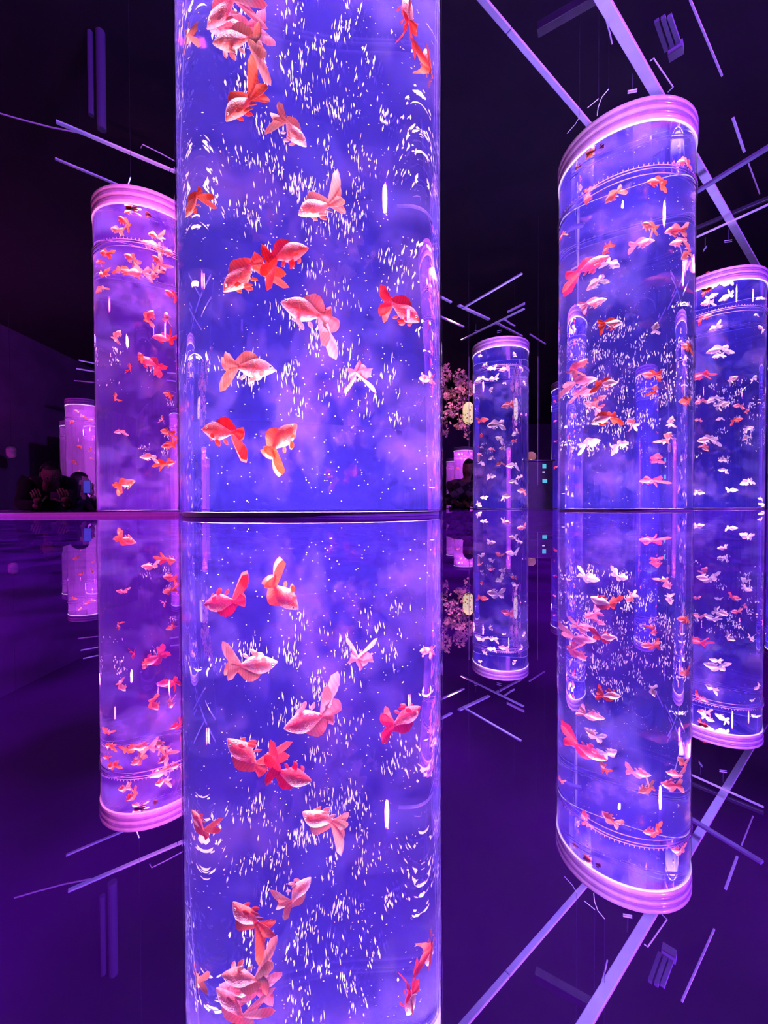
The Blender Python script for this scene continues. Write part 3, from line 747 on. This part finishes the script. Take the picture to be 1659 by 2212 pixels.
# small twin-bar sprinklers and droplets
def clip(px, py, z, dx, dy, label, sz=1.0):
    t = thing('ceiling_clip', label, 'clip')
    for k in (-1, 1):
        bm = bmesh.new()
        a = at_height(px - dx, py - dy + 2.2 * k * sz, z); b = at_height(px + dx, py + dy + 2.2 * k * sz, z)
        bm_tube(bm, [a, b], 0.004 * sz, 6); obj('bar', bm, STEEL, t)
    bm = bmesh.new(); p = at_height(px, py, z); bm_tube(bm, [p + Vector((0, 0, 0.004)), Vector((p.x, p.y, z + 0.1))], 0.004, 6); obj('stem', bm, DARKM, t)
clip(1366, 197, 2.45, 10, -2, 'small white twin-bar clip just above the ringed tank rim')
clip(1573, 521, 2.35, 8, -1, 'small white twin-bar clip above the right-edge tank, nearer the wide beam', .8)
clip(1523, 537, 2.35, 4, -5, 'small slanted twin-bar clip beside the ringed tank, above the right-edge tank', .7)
clip(1079, 716, 2.4, 5, -1, 'tiny twin-bar clip right above the middle tank', .9)
clip(1028, 716, 2.4, 3, 0, 'tiny twin-bar clip by the beam stub over the paper lantern', .8)
# loose cables at the rims
def cable(pts, z, rad, label):
    P = [at_height(a, b, z) for a, b in pts]; q = P[-1]
    t = thing('cable', label, 'cable', q)
    bm = bmesh.new(); bm_tube(bm, [p - q for p in P], rad, 6); obj('run', bm, STEEL, t)
    bm = bmesh.new(); bm_tube(bm, [(0, 0, 0), (0, 0, ZC - q.z)], 0.0008, 5); obj('hanger', bm, DARKM, t)
cable([(1290, 250), (1292, 232), (1300, 210), (1315, 192)], 2.2, 0.0022, 'thin curved cable rising from the left of the ringed rim')
cable([(1269, 233), (1293, 213)], 2.2, 0.002, 'short straight wire left of the ringed tank rim')
cable([(1225, 288), (1243, 268), (1252, 252)], 2.2, 0.002, 'wire end crossing the long beam left of the ringed tank')
cable([(277, 398), (282, 383)], 2.0, 0.003, 'tiny wire standing on the rim of the magenta left tank')
cable([(304, 320), (308, 312), (345, 330), (378, 348)], 2.9, 0.004, 'faint hooked cable above the bright left beam')
cable([(0, 245), (60, 262), (110, 275), (172, 287)], 3.1, 0.006, 'faint long cable at the upper left crossing the beam end')
cable([(1310, 45), (1318, 75), (1322, 95)], 2.75, 0.004, 'thin cable hanging beside the widest beam at the top')
cable([(170, 778), (200, 784), (240, 792)], 2.5, 0.012, 'upper thin bar over the small pink-lit tank')
cable([(165, 796), (200, 802), (240, 809)], 2.5, 0.014, 'middle thin bar over the small pink-lit tank')
cable([(160, 822), (200, 826), (240, 832)], 2.5, 0.012, 'lower thin bar over the small pink-lit tank')
cable([(1090, 690), (1104, 700), (1112, 704)], 2.5, 0.012, 'short bright bar right of the crossing above the middle tank')
cable([(1145, 722), (1165, 735), (1178, 743)], 2.5, 0.012, 'thin bent rail left of the ringed tank at mid height')
# hanging duct at upper left
t = thing('hanging_pipe', 'faint violet vertical pipe hanging at the upper left', 'pipe')
p = at_depth(219, 232, 3.2)
bm = bmesh.new(); bm_tube(bm, [(p.x, p.y, p.z - 0.17), (p.x, p.y, ZC)], 0.032, 14); obj('pipe', bm, PIPEM, t)
bm = bmesh.new(); bm_tube(bm, [(p.x - .08, p.y, p.z - 0.06), (p.x - .08, p.y, ZC)], 0.02, 12); obj('side_pipe', bm, PIPEM, t)
# two hanging threads
for (px, d_, z0, lab) in ((1013, 5.9, 0.02, 'thin thread hanging in front of the paper lantern'), (1162, 5.2, 0.3, 'thin thread hanging left of the ringed tank, before the cabinet')):
    q = at_depth(px, 900, d_); bm = bmesh.new(); bm_tube(bm, [(q.x, q.y, z0), (q.x, q.y, ZC)], 0.0028, 6)
    bm.free(); t = thing('hanging_thread', lab, 'thread', (q.x, q.y, 0)); zm = at_depth(px, 770, d_).z
    bm = bmesh.new(); bm_tube(bm, [(0, 0, z0), (0, 0, zm)], 0.0028, 6); obj('thread', bm, STEEL, t)
    bm = bmesh.new(); bm_tube(bm, [(0, 0, zm), (0, 0, ZC)], 0.0015, 6); obj('upper_thread', bm, DARKM, t)

# ============================================================ paper lantern, blossoms
def lantern_mat():
    m, nt, out = new_mat('lantern_paper')
    b = N(nt, 'ShaderNodeBsdfPrincipled'); b.inputs['Roughness'].default_value = 0.8
    tc = N(nt, 'ShaderNodeTexCoord'); vo = N(nt, 'ShaderNodeTexVoronoi'); vo.inputs['Scale'].default_value = 22
    nt.links.new(tc.outputs['Object'], vo.inputs['Vector'])
    r = N(nt, 'ShaderNodeValToRGB'); r.color_ramp.elements[0].position = 0.27; r.color_ramp.elements[1].position = 0.33
    r.color_ramp.elements[0].color = (0.35, 0.12, 0.03, 1); r.color_ramp.elements[1].color = (0.95, 0.78, 0.38, 1)
    nt.links.new(vo.outputs['Distance'], r.inputs['Fac']); nt.links.new(r.outputs[0], b.inputs['Base Color'])
    nt.links.new(r.outputs[0], b.inputs['Emission Color']); b.inputs['Emission Strength'].default_value = 0.8
    nt.links.new(b.outputs[0], out.inputs['Surface']); return m
LANT = lantern_mat()
GLOW = pbr('lamp_opening', (1, 0.9, 0.6), 0.5, emit=(1, 0.88, 0.55), emit_s=2.0)
DIMLANT = pbr('unlit_lantern_paper', (0.5, 0.42, 0.4), 0.8, 0, 0.3, 14)
DIMB = pbr('dim_lamp_opening', (1, 0.9, 0.6), 0.5, emit=(0.8, 0.6, 0.6), emit_s=0.15)
def lantern(px, py, y, h, rr, label, sm=None, bmt=None):
    sm = sm or LANT; bmt = bmt or GLOW
    p = at_depth(px, py, y); t = thing('paper_lantern', label, 'lantern', (p.x, p.y, p.z - h / 2))
    bm = bmesh.new(); prof = []
    n = 34
    for i in range(n + 1):
        u = i / n; e = abs(2 * u - 1)
        r = rr * (1 - max(0, e - 0.45) ** 2 * 2.1) * (1 + 0.012 * (-1) ** i)
        prof.append((r, h * u))
    bm_lathe(bm, prof, 28, closed=False); obj('shade', bm, sm, t, smooth=True)
    for z in (-0.012, h - 0.002):
        bm = bmesh.new(); rr_ = rr * 0.42
        bm_lathe(bm, [(rr_ - .012, z), (rr_, z), (rr_, z + 0.016), (rr_ - .012, z + 0.016)], 24); obj('ring', bm, DARKM, t)
    bm = bmesh.new(); r2 = bm_lathe(bm, [(rr * 0.36, -0.004), (rr * 0.36, 0.002)], 20, closed=False); bm.faces.new(r2[0]); bm.faces.new(r2[1]); obj('bulb', bm, bmt, t)
    bm = bmesh.new(); bm_tube(bm, [(0, 0, h), (0, 0, 3.7 - p.z + h / 2)], 0.003, 6); obj('cord', bm, DARKM, t)
    return t
lantern(1012, 893, 6.7, 0.355, 0.092, 'glowing yellow paper lantern with brown dots left of the middle tank')
lantern(24, 977, 7.6, 0.22, 0.075, 'faint distant lantern low at the left edge', DIMLANT, DIMB)

PETAL = pbr('blossom_pink', (0.95, 0.5, 0.5), 0.7, 0, 0.2, 30)
TWIG = pbr('twig_bark', (0.12, 0.07, 0.05), 0.9)
def blossom_mesh(seed):
    rr = random.Random(seed); bm = bmesh.new()
    for k in range(7):
        c = Vector((rr.gauss(0, .020), rr.gauss(0, .020), rr.gauss(0, .018)))
        n = Vector((rr.gauss(0, 1), rr.gauss(0, 1) - 1.0, rr.gauss(0, 1))).normalized(); u = n.orthogonal().normalized(); v = n.cross(u)
        cen = bm.verts.new(c - n * 0.004)
        ring = []
        for i in range(10):
            a = i * math.pi / 5; r = 0.024 if i % 2 == 0 else 0.014
            ring.append(bm.verts.new(c + (u * math.cos(a) + v * math.sin(a)) * r + n * 0.005))
        for i in range(10): bm.faces.new((cen, ring[i], ring[(i + 1) % 10]))
    return mesh_from_bm('blossom', bm, False)
BL = [blossom_mesh(i) for i in range(4)]
for m_ in BL: m_.materials.append(PETAL)
t = thing('blossom_tree', 'pink artificial cherry blossom boughs hanging around the paper lantern', 'blossom tree')
rb = random.Random(8)
boughs = [[(930, 770), (950, 800), (962, 840), (966, 880), (962, 930)], [(950, 800), (972, 806), (985, 820), (990, 835), (998, 850)], [(985, 820), (1004, 824), (1016, 836), (1022, 846)],
          [(990, 835), (994, 862), (990, 890), (992, 912), (989, 928)], [(1000, 850), (1008, 880), (1006, 915), (1010, 940)], [(962, 840), (975, 850), (976, 876), (978, 903)]]
nb = 0
hp_ = at_depth(950, 800, 7.15); bm = bmesh.new(); bm_tube(bm, [hp_, (hp_.x, hp_.y, ZC)], 0.006, 6); obj('hanging_wire', bm, DARKM, t)
for bi, bgh in enumerate(boughs):
    pts = [at_depth(a, b, 7.1 + 0.1 * bi) for a, b in bgh]
    bm = bmesh.new(); bm_tube(bm, pts, [0.012 - 0.002 * i for i in range(len(pts))], 6); obj('bough', bm, TWIG, t)
    for a, b in zip(pts, pts[1:]):
        for k in range(6):
            q = a.lerp(b, rb.random()) + Vector((rb.gauss(0, .045), rb.gauss(0, .06), rb.gauss(0, .045)))
            o = bpy.data.objects.new('blossom', BL[nb % 4]); col.objects.link(o); o.parent = t; o.location = q
            o.rotation_euler = (rb.uniform(-.6, .6), rb.uniform(0, 6), rb.uniform(-.6, .6)); s_ = rb.uniform(0.9, 1.6); o.scale = (s_,) * 3; nb += 1

area('added_blossom_fill', (0.9, 5.4, 2.6), at_depth(985, 860, 7.2), 0.05, 2.6, (1.0, 0.4, 0.6), spread=40)  # pink light added to brighten the blossoms, no fixture there
# ============================================================ control cabinet with small screens
TEAL = pbr('teal_screen', (0.1, 0.4, 0.4), 0.4, emit=(0.10, 0.62, 0.66), emit_s=0.8)
WSC = pbr('white_indicator', (0.8, 0.8, 0.8), 0.4, emit=(0.9, 0.8, 1.0), emit_s=0.9)
CD = 5.35
q0 = at_depth(1141, 1090, CD); q1 = at_depth(1194, 1090, CD); zt = at_depth(1160, 993, CD).z
t = thing('control_cabinet', 'dark cabinet with two small teal screens right of the middle tank', 'cabinet')
bm = bmesh.new(); bm_box(bm, q0.x - .02, q1.x, CD, CD + .3, 0.0, zt - 0.02); obj('cabinet_body', bm, DARKM, t)
bm = bmesh.new(); bm_box(bm, q0.x - .04, q1.x + .02, CD - .02, CD + .32, zt - 0.02, zt); obj('cabinet_top', bm, DARKM, t)
for (a, b, c, d, mt, nm) in ((1171, 1003, 1179, 1012, TEAL, 'screen'), (1171, 1035, 1181, 1043, TEAL, 'screen'), (1171, 1018.5, 1176, 1021, WSC, 'indicator')):
    u0 = at_depth(a, d, CD); u1 = at_depth(c, b, CD)
    bm = bmesh.new(); bm_box(bm, u0.x - .006, u1.x + .006, CD - .012, CD, u0.z - .006, u1.z + .006); fr = obj('bezel', bm, DARKM, t)
    bm = bmesh.new(); bm_box(bm, u0.x, u1.x, CD - .015, CD - .0115, u0.z, u1.z); obj(nm, bm, mt, fr)
LAMPSH = pbr('brown_lamp_shade', (0.6, 0.35, 0.2), 0.6, emit=(0.5, 0.2, 0.08), emit_s=0.35)
q = at_depth(1147, 985, CD + .15)
t = thing('table_lamp', 'small brown dome lamp on top of the dark cabinet', 'lamp', (q.x, CD + .15, zt))
bm = bmesh.new(); bm_lathe(bm, [(0.001, 0.125), (0.03, 0.12), (0.055, 0.10), (0.068, 0.065), (0.06, 0.03), (0.045, 0.018)], 24, closed=False); obj('lamp_shade', bm, LAMPSH, t, smooth=True)
bm = bmesh.new(); bm_ball(bm, (0, 0, 0.022), 0.014, 12, 8); obj('bulb', bm, GLOW, t, smooth=True)
bm = bmesh.new(); r2 = bm_lathe(bm, [(0.032, 0.0), (0.032, 0.006), (0.01, 0.010), (0.006, 0.03)], 20, closed=False); bm.faces.new(r2[0]); obj('base', bm, DARKM, t)

# ============================================================ people behind the platforms
def skin_mesh(chains, sub=2):
    """chains: list of lists of (x,y,z,r); consecutive points connect; identical points merge. Evaluated to one mesh."""
    bm = bmesh.new(); vmap = {}; rad = {}
    def v(p):
        k = tuple(round(c, 4) for c in p[:3])
        if k not in vmap: vmap[k] = bm.verts.new(p[:3]); rad[k] = p[3]
        return k
    es = set()
    for ch in chains:
        ks = [v(p) for p in ch]
        for a, b in zip(ks, ks[1:]):
            if (a, b) not in es and (b, a) not in es: es.add((a, b)); bm.edges.new((vmap[a], vmap[b]))
    keys = list(vmap.keys())
    me = bpy.data.meshes.new('skinbase'); bm.to_mesh(me); bm.free()
    ob = bpy.data.objects.new('skinbase', me); col.objects.link(ob)
    md = ob.modifiers.new('s', 'SKIN'); sb = ob.modifiers.new('u', 'SUBSURF'); sb.levels = sub; sb.render_levels = sub
    lay = me.skin_vertices[0].data
    # one root per island
    adj = {i: [] for i in range(len(me.vertices))}
    for e in me.edges: adj[e.vertices[0]].append(e.vertices[1]); adj[e.vertices[1]].append(e.vertices[0])
    seen = set()
    for i in range(len(me.vertices)):
        k = tuple(round(c, 4) for c in me.vertices[i].co); r = rad.get(k, 0.03)
        lay[i].radius = (r, r); lay[i].use_root = False
    for i in adj:
        if i in seen: continue
        lay[i].use_root = True; st = [i]
        while st:
            j = st.pop()
            if j in seen: continue
            seen.add(j); st += adj[j]
    dg = bpy.context.evaluated_depsgraph_get()
    res = bpy.data.meshes.new_from_object(ob.evaluated_get(dg))
    bpy.data.objects.remove(ob); bpy.data.meshes.remove(me)
    for p in res.polygons: p.use_smooth = True
    return res
def head_bm(bm, c, fwd, h=0.235):
    """head with brow, nose, mouth, chin and ears; c centre, fwd facing direction"""
    f = Vector(fwd).normalized(); s = Vector((0, 0, 1)).cross(f).normalized(); u = f.cross(s)
    m4 = Matrix(((f.x, s.x, u.x, c[0]), (f.y, s.y, u.y, c[1]), (f.z, s.z, u.z, c[2]), (0, 0, 0, 1)))
    res = bmesh.ops.create_uvsphere(bm, u_segments=28, v_segments=20, radius=1.0)
    for v in res['verts']:
        x, y, z = v.co
        X = x * 0.42 * h; Y = y * 0.335 * h; Z = z * 0.5 * h
        if z < 0: X *= 1 - 0.22 * (-z); Y *= 1 - 0.30 * (-z)
        if x > 0:
            g = lambda cy_, cz, sy, sz: math.exp(-((y - cy_) / sy) ** 2 - ((z - cz) / sz) ** 2)
            X += h * (0.10 * g(0, -0.16, .16, .20) + 0.035 * g(0, -0.02, .12, .25) + 0.03 * g(0, -0.50, .30, .10) + 0.035 * g(0, -0.82, .35, .18) + 0.03 * g(0, 0.30, .6, .14))
            X -= h * 0.045 * (g(.36, .04, .20, .13) + g(-.36, .04, .20, .13)) + h * 0.02 * g(0, -0.43, .3, .03)
        v.co = m4 @ Vector((X, Y, Z))
    for sd in (1, -1):
        e = bmesh.ops.create_uvsphere(bm, u_segments=10, v_segments=8, radius=1.0)
        for v in e['verts']: v.co = m4 @ Vector((v.co.x * 0.09 * h, sd * 0.345 * h + v.co.y * 0.03 * h, v.co.z * 0.13 * h - 0.02 * h))
    return m4
def hair_obj(m4, h, mat, parent, length=0.0):
    bm = bmesh.new(); res = bmesh.ops.create_uvsphere(bm, u_segments=28, v_segments=20, radius=1.0)
    kill = []
    for v in res['verts']:
        x, y, z = v.co
        if z < -0.25 and x > -0.3 and length == 0: kill.append(v)
        if x > 0.22 and z < 0.46: kill.append(v)
        k = 1.0 + 0.03 * math.sin(y * 22 + z * 9)
        Z = z * 0.55 * h
        if z < 0 and x < 0.22: Z -= length * (-z)
        v.co = m4 @ Vector((x * 0.46 * h * k - 0.004, y * 0.375 * h * k, Z + 0.010))
    bmesh.ops.delete(bm, geom=list(set(kill)), context='VERTS')
    bmesh.ops.solidify(bm, geom=list(bm.faces), thickness=0.006)
    return obj('hair', bm, mat, parent, smooth=True)
def hand_chains(w_, d, up, side_thumb, curl=0.6, s=1.0):
    """fingers rooted in the palm; w_ wrist point, d direction, up = palm normal (fingers curl towards it)"""
    w_ = Vector(w_); d = Vector(d).normalized(); up = Vector(up); up = (up - d * up.dot(d)).normalized(); sd = d.cross(up).normalized() * side_thumb
    ch = [[(*w_, .026 * s), (*(w_ + d * .045 * s), .034 * s), (*(w_ + d * .085 * s), .036 * s)]]
    for k, (off, ln) in enumerate(((.030, .072), (.010, .080), (-.010, .074), (-.029, .058))):
        p = w_ + d * .078 * s + sd * off * s; cur = [(*p, .0095 * s)]; dd = d.copy()
        for j in range(3):
            a = curl * (0.6 + 0.5 * j); dd2 = (d * math.cos(a) + up * math.sin(a)).normalized()
            p = p + dd2 * (ln / 3 * s * 1.1); cur.append((*p, (.009 - .0008 * j) * s))
        ch.append(cur)
    p = w_ + d * .03 * s + sd * .022 * s; cur = [(*p, .012 * s)]
    for j in range(3):
        p = p + (d * 0.6 + sd * 0.8 + up * 0.3 * j).normalized() * .026 * s; cur.append((*p, .0105 * s))
    ch.append(cur)
    return ch
SKIN = pbr('skin', (0.6, 0.33, 0.27), 0.5, 0, 0.08, 8)
HAIR = pbr('black_hair', (0.02, 0.015, 0.02), 0.5)
BLACKC = pbr('black_cloth', (0.03, 0.025, 0.035), 0.9, 0, 0.2, 30, 0.2)
TROUS = pbr('dark_trousers', (0.03, 0.03, 0.05), 0.9)
EYEW = pbr('eye_white', (0.85, 0.82, 0.82), 0.2)
def plaid():
    m, nt, out = new_mat('plaid_cloth')
    b = N(nt, 'ShaderNodeBsdfPrincipled'); b.inputs['Roughness'].default_value = 0.85
    tc = N(nt, 'ShaderNodeTexCoord'); br = N(nt, 'ShaderNodeTexChecker'); br.inputs['Scale'].default_value = 11
    mp = N(nt, 'ShaderNodeMapping'); mp.inputs['Rotation'].default_value = (0.3, 0.5, 0.4)
    br.inputs['Color1'].default_value = (0.10, 0.07, 0.12, 1); br.inputs['Color2'].default_value = (0.55, 0.45, 0.6, 1)
    nz = N(nt, 'ShaderNodeTexNoise'); nz.inputs['Scale'].default_value = 5
    mx = N(nt, 'ShaderNodeMixRGB'); mx.blend_type = 'MULTIPLY'; mx.inputs[0].default_value = 0.9
    nt.links.new(tc.outputs['Object'], mp.inputs[0]); nt.links.new(mp.outputs[0], br.inputs['Vector']); nt.links.new(tc.outputs['Object'], nz.inputs['Vector'])
    nt.links.new(br.outputs[0], mx.inputs[1]); nt.links.new(nz.outputs['Fac'], mx.inputs[2])
    nt.links.new(mx.outputs[0], b.inputs['Base Color']); nt.links.new(b.outputs[0], out.inputs['Surface']); return m
PLAID = plaid()
def person(label, hip, chest, neck, headc, face, elbL, handL, elbR, handR, top_mat, hair_len, palm_up, fing, hairmat=HAIR):
    """hip/chest/neck/head centres; feet are put on the floor below the hips"""
    V = Vector; hip, chest, neck, headc = V(hip), V(chest), V(neck), V(headc)
    t = thing('person', label, 'person', (hip.x, hip.y, FLOOR_Z))
    base = V((hip.x, hip.y, FLOOR_Z)); f = V(face); f.z = 0; f.normalize(); s = V((0, 0, 1)).cross(f)
    shL, shR = chest + s * 0.17 + V((0, 0, .05)), chest - s * 0.17 + V((0, 0, .05))
    foot = []
    legch = []; trch = []
    for k in (1, -1):
        hj = hip + s * 0.095 * k; fz = FLOOR_Z
        H = hip.z - fz; bend = math.sqrt(max(0, 0.43 ** 2 - ((H - 0.08) / 2) ** 2))
        knee = V((hj.x, hj.y, fz + 0.08 + (H - .08) / 2)) + f * bend
        ank = V((hj.x, hj.y, fz + 0.085)); toe = ank + f * 0.17 - V((0, 0, .055))
        legch.append([(*hip, .105), (*hj, .085), (*knee, .055), (*ank, .038), (*(ank + f * .06 - V((0, 0, .04))), .036), (*toe, .03)])
        trch.append([(*hip, .140), (*hj, .115), (*knee, .078), (*(ank + V((0, 0, .03))), .062)])
    mid = hip.lerp(chest, 0.5)
    chn = legch + [[(*hip, .105), (*mid, .095), (*chest, .108), (*neck, .052), (*(headc - V((0, 0, .05)) - f * 0.02), .055)]]
    top = [[(*hip, .145), (*mid, .135), (*chest, .155), (*neck.lerp(chest, .25), .075)]]
    for sh, el, ha in ((shL, V(elbL), V(handL)), (shR, V(elbR), V(handR))):
        wr = ha - (ha - el).normalized() * 0.0
        chn.append([(*chest, .108), (*sh, .050), (*el, .038), (*wr, .027)])
        top.append([(*chest, .155), (*sh, .080), (*el, .060), (*(wr.lerp(el, .12)), .045)])
    def loc(ch): return [[(p[0] - base.x, p[1] - base.y, p[2] - base.z, p[3]) for p in c] for c in ch]
    bodyme = skin_mesh(loc(chn), 2)
    bm = bmesh.new(); bm.from_mesh(bodyme)
    hm = head_bm(bm, headc - base, face)
    for ha, el, sgn in ((V(handL), V(elbL), 1), (V(handR), V(elbR), -1)):
        d = (V(fing) if fing else (ha - el)).normalized()
        hme = skin_mesh(loc(hand_chains(ha, d, palm_up, sgn, 0.5)), 1); bm.from_mesh(hme)
    me = bpy.data.meshes.new('body'); bm.to_mesh(me); bm.free()
    for p in me.polygons: p.use_smooth = True
    link('body', me, SKIN, t)
    link('jacket', skin_mesh(loc(top), 2), top_mat, t)
    link('trousers', skin_mesh(loc(trch), 2), TROUS, t)
    hair_obj(hm, 0.235, hairmat, t, hair_len)
    for k in (1, -1):
        bm = bmesh.new(); q = hm @ V((0.40 * .235 * 0.93, k * 0.115 * .235, 0.02 * .235)); bm_ball(bm, q, 0.0115, 10, 8); e = obj('eye', bm, EYEW, t, smooth=True)
        bm = bmesh.new(); bm_ball(bm, q + (hm.to_3x3() @ V((0.008, 0, 0))), 0.0062, 8, 6); obj('pupil', bm, PUPIL, e)
    for k in (1, -1):
        hj = hip + s * 0.095 * k - base; bm = bmesh.new()
        c = V((hj.x, hj.y, 0)) + f * 0.07; ang = math.atan2(f.y, f.x)
        bm_box(bm, -0.13, 0.14, -0.048, 0.048, 0.0, 0.075, Matrix.Translation(c) @ Matrix.Rotation(ang, 4, 'Z'))
        bmesh.ops.bevel(bm, geom=[e for e in bm.edges], offset=0.022, segments=3, affect='EDGES'); obj('shoe', bm, DARKM, t, smooth=True)
    return t
def phone(p, nrm, label, screen_mat, tall=False):
    n = Vector(nrm).normalized(); r_ = Vector((0, 0, 1)).cross(n).normalized(); u = n.cross(r_)
    m4 = Matrix(((r_.x, n.x, u.x, p[0]), (r_.y, n.y, u.y, p[1]), (r_.z, n.z, u.z, p[2]), (0, 0, 0, 1)))
    a, b = (0.036, 0.075) if tall else (0.075, 0.036)
    t = thing('phone', label, 'phone', (0, 0, 0)); t.matrix_world = m4
    bm = bmesh.new(); bm_box(bm, -a, a, -.004, .004, -b, b); bmesh.ops.bevel(bm, geom=[e for e in bm.edges], offset=0.0025, segments=2, affect='EDGES'); obj('case', bm, DARKM, t)
    bm = bmesh.new(); bm_box(bm, -a + .004, a - .004, .004, .0055, -b + .004, b - .004); obj('screen', bm, screen_mat, t)
    bm = bmesh.new(); bm_tube(bm, [(a - .018, -.0035, b - .016), (a - .018, -.0065, b - .016)], .007, 12); obj('lens', bm, PUPIL, t)
    return t
BLUE_SC = pbr('blue_phone_screen', (0.1, 0.12, 0.5), 0.2, emit=(0.10, 0.10, 0.75), emit_s=0.4)
# photographer at the left, leaning over the edge, phone held out
def behind(h, dy, dx=0.0):   # a point further from the edge, in line with the head
    return h.x * (h.y + dy) / h.y + dx, h.y + dy
D1 = 3.95
hA = at_depth(110, 1026, D1 + .12); hl = at_depth(84, 1093, D1 - .28); hr = at_depth(143, 1086, D1 - .30)
person('person in dark clothes leaning at the platform edge holding a phone in both hands',
       (*behind(hA, .50), 0.0), (*behind(hA, .26), 0.26), (*behind(hA, .10), 0.30), (hA.x, hA.y, hA.z), (0.8, -1, -0.6),
       (hA.x + .24, D1 + .02, 0.06), (hr.x, hr.y, hr.z - .02), (hA.x - .26, D1 + .06, 0.06), (hl.x, hl.y, hl.z), BLACKC, 0.0, (0, -0.3, 1), (0.1, -0.35, 0.95))
pc = (hl + hr) / 2; phone((pc.x, pc.y + .03, 0.135), (0.5, 1, 0), 'dark phone held sideways by the person leaning at the left', BLUE_SC)
D3 = 5.1
hB = at_depth(172, 1046, D3); hp = at_depth(193, 1052, D3 - .40)
person('person in black crouched beside the left tank holding up a blue-lit phone',
       (*behind(hB, .45), -0.15), (*behind(hB, .20), 0.13), (*behind(hB, .07), 0.21), (hB.x, hB.y, hB.z + .02), (1.0, 0.75, -0.1),
       (hB.x + .26, D3 + .03, -0.03), (hp.x + .01, hp.y + .03, hp.z - .10), (hB.x - .22, D3 - .02, 0.0), (hB.x - .08, D3 - .25, 0.06), BLACKC, 0.10, (0, -0.3, 1), (0.0, -0.3, 0.95))
phone((hp.x + .012, hp.y - .055, hp.z), (-0.65, 1, 0.1), 'blue-lit phone held upright beside the left tank', BLUE_SC, True)
t_ = bpy.data.objects['phone.001']; t_.rotation_euler.z += math.pi
# seated visitor between the front tank and the middle tank
D2 = 5.75
hC = at_depth(1013, 1012, D2)
person('long-haired person in a patterned jacket sitting between the front and middle tanks',
       (*behind(hC, .30, -.14), -0.10), (*behind(hC, .12, -.10), 0.30), (*behind(hC, .05, -.03), 0.42), (hC.x, D2, hC.z), (-0.25, -1, -0.3),
       (hC.x - .36, D2 - .02, 0.12), (hC.x - .16, D2 - .30, 0.06), (hC.x + .16, D2 - .05, 0.10), (hC.x - .04, D2 - .30, 0.05), PLAID, 0.16, (0, -0.3, 1), (-0.5, -0.4, 0.1))
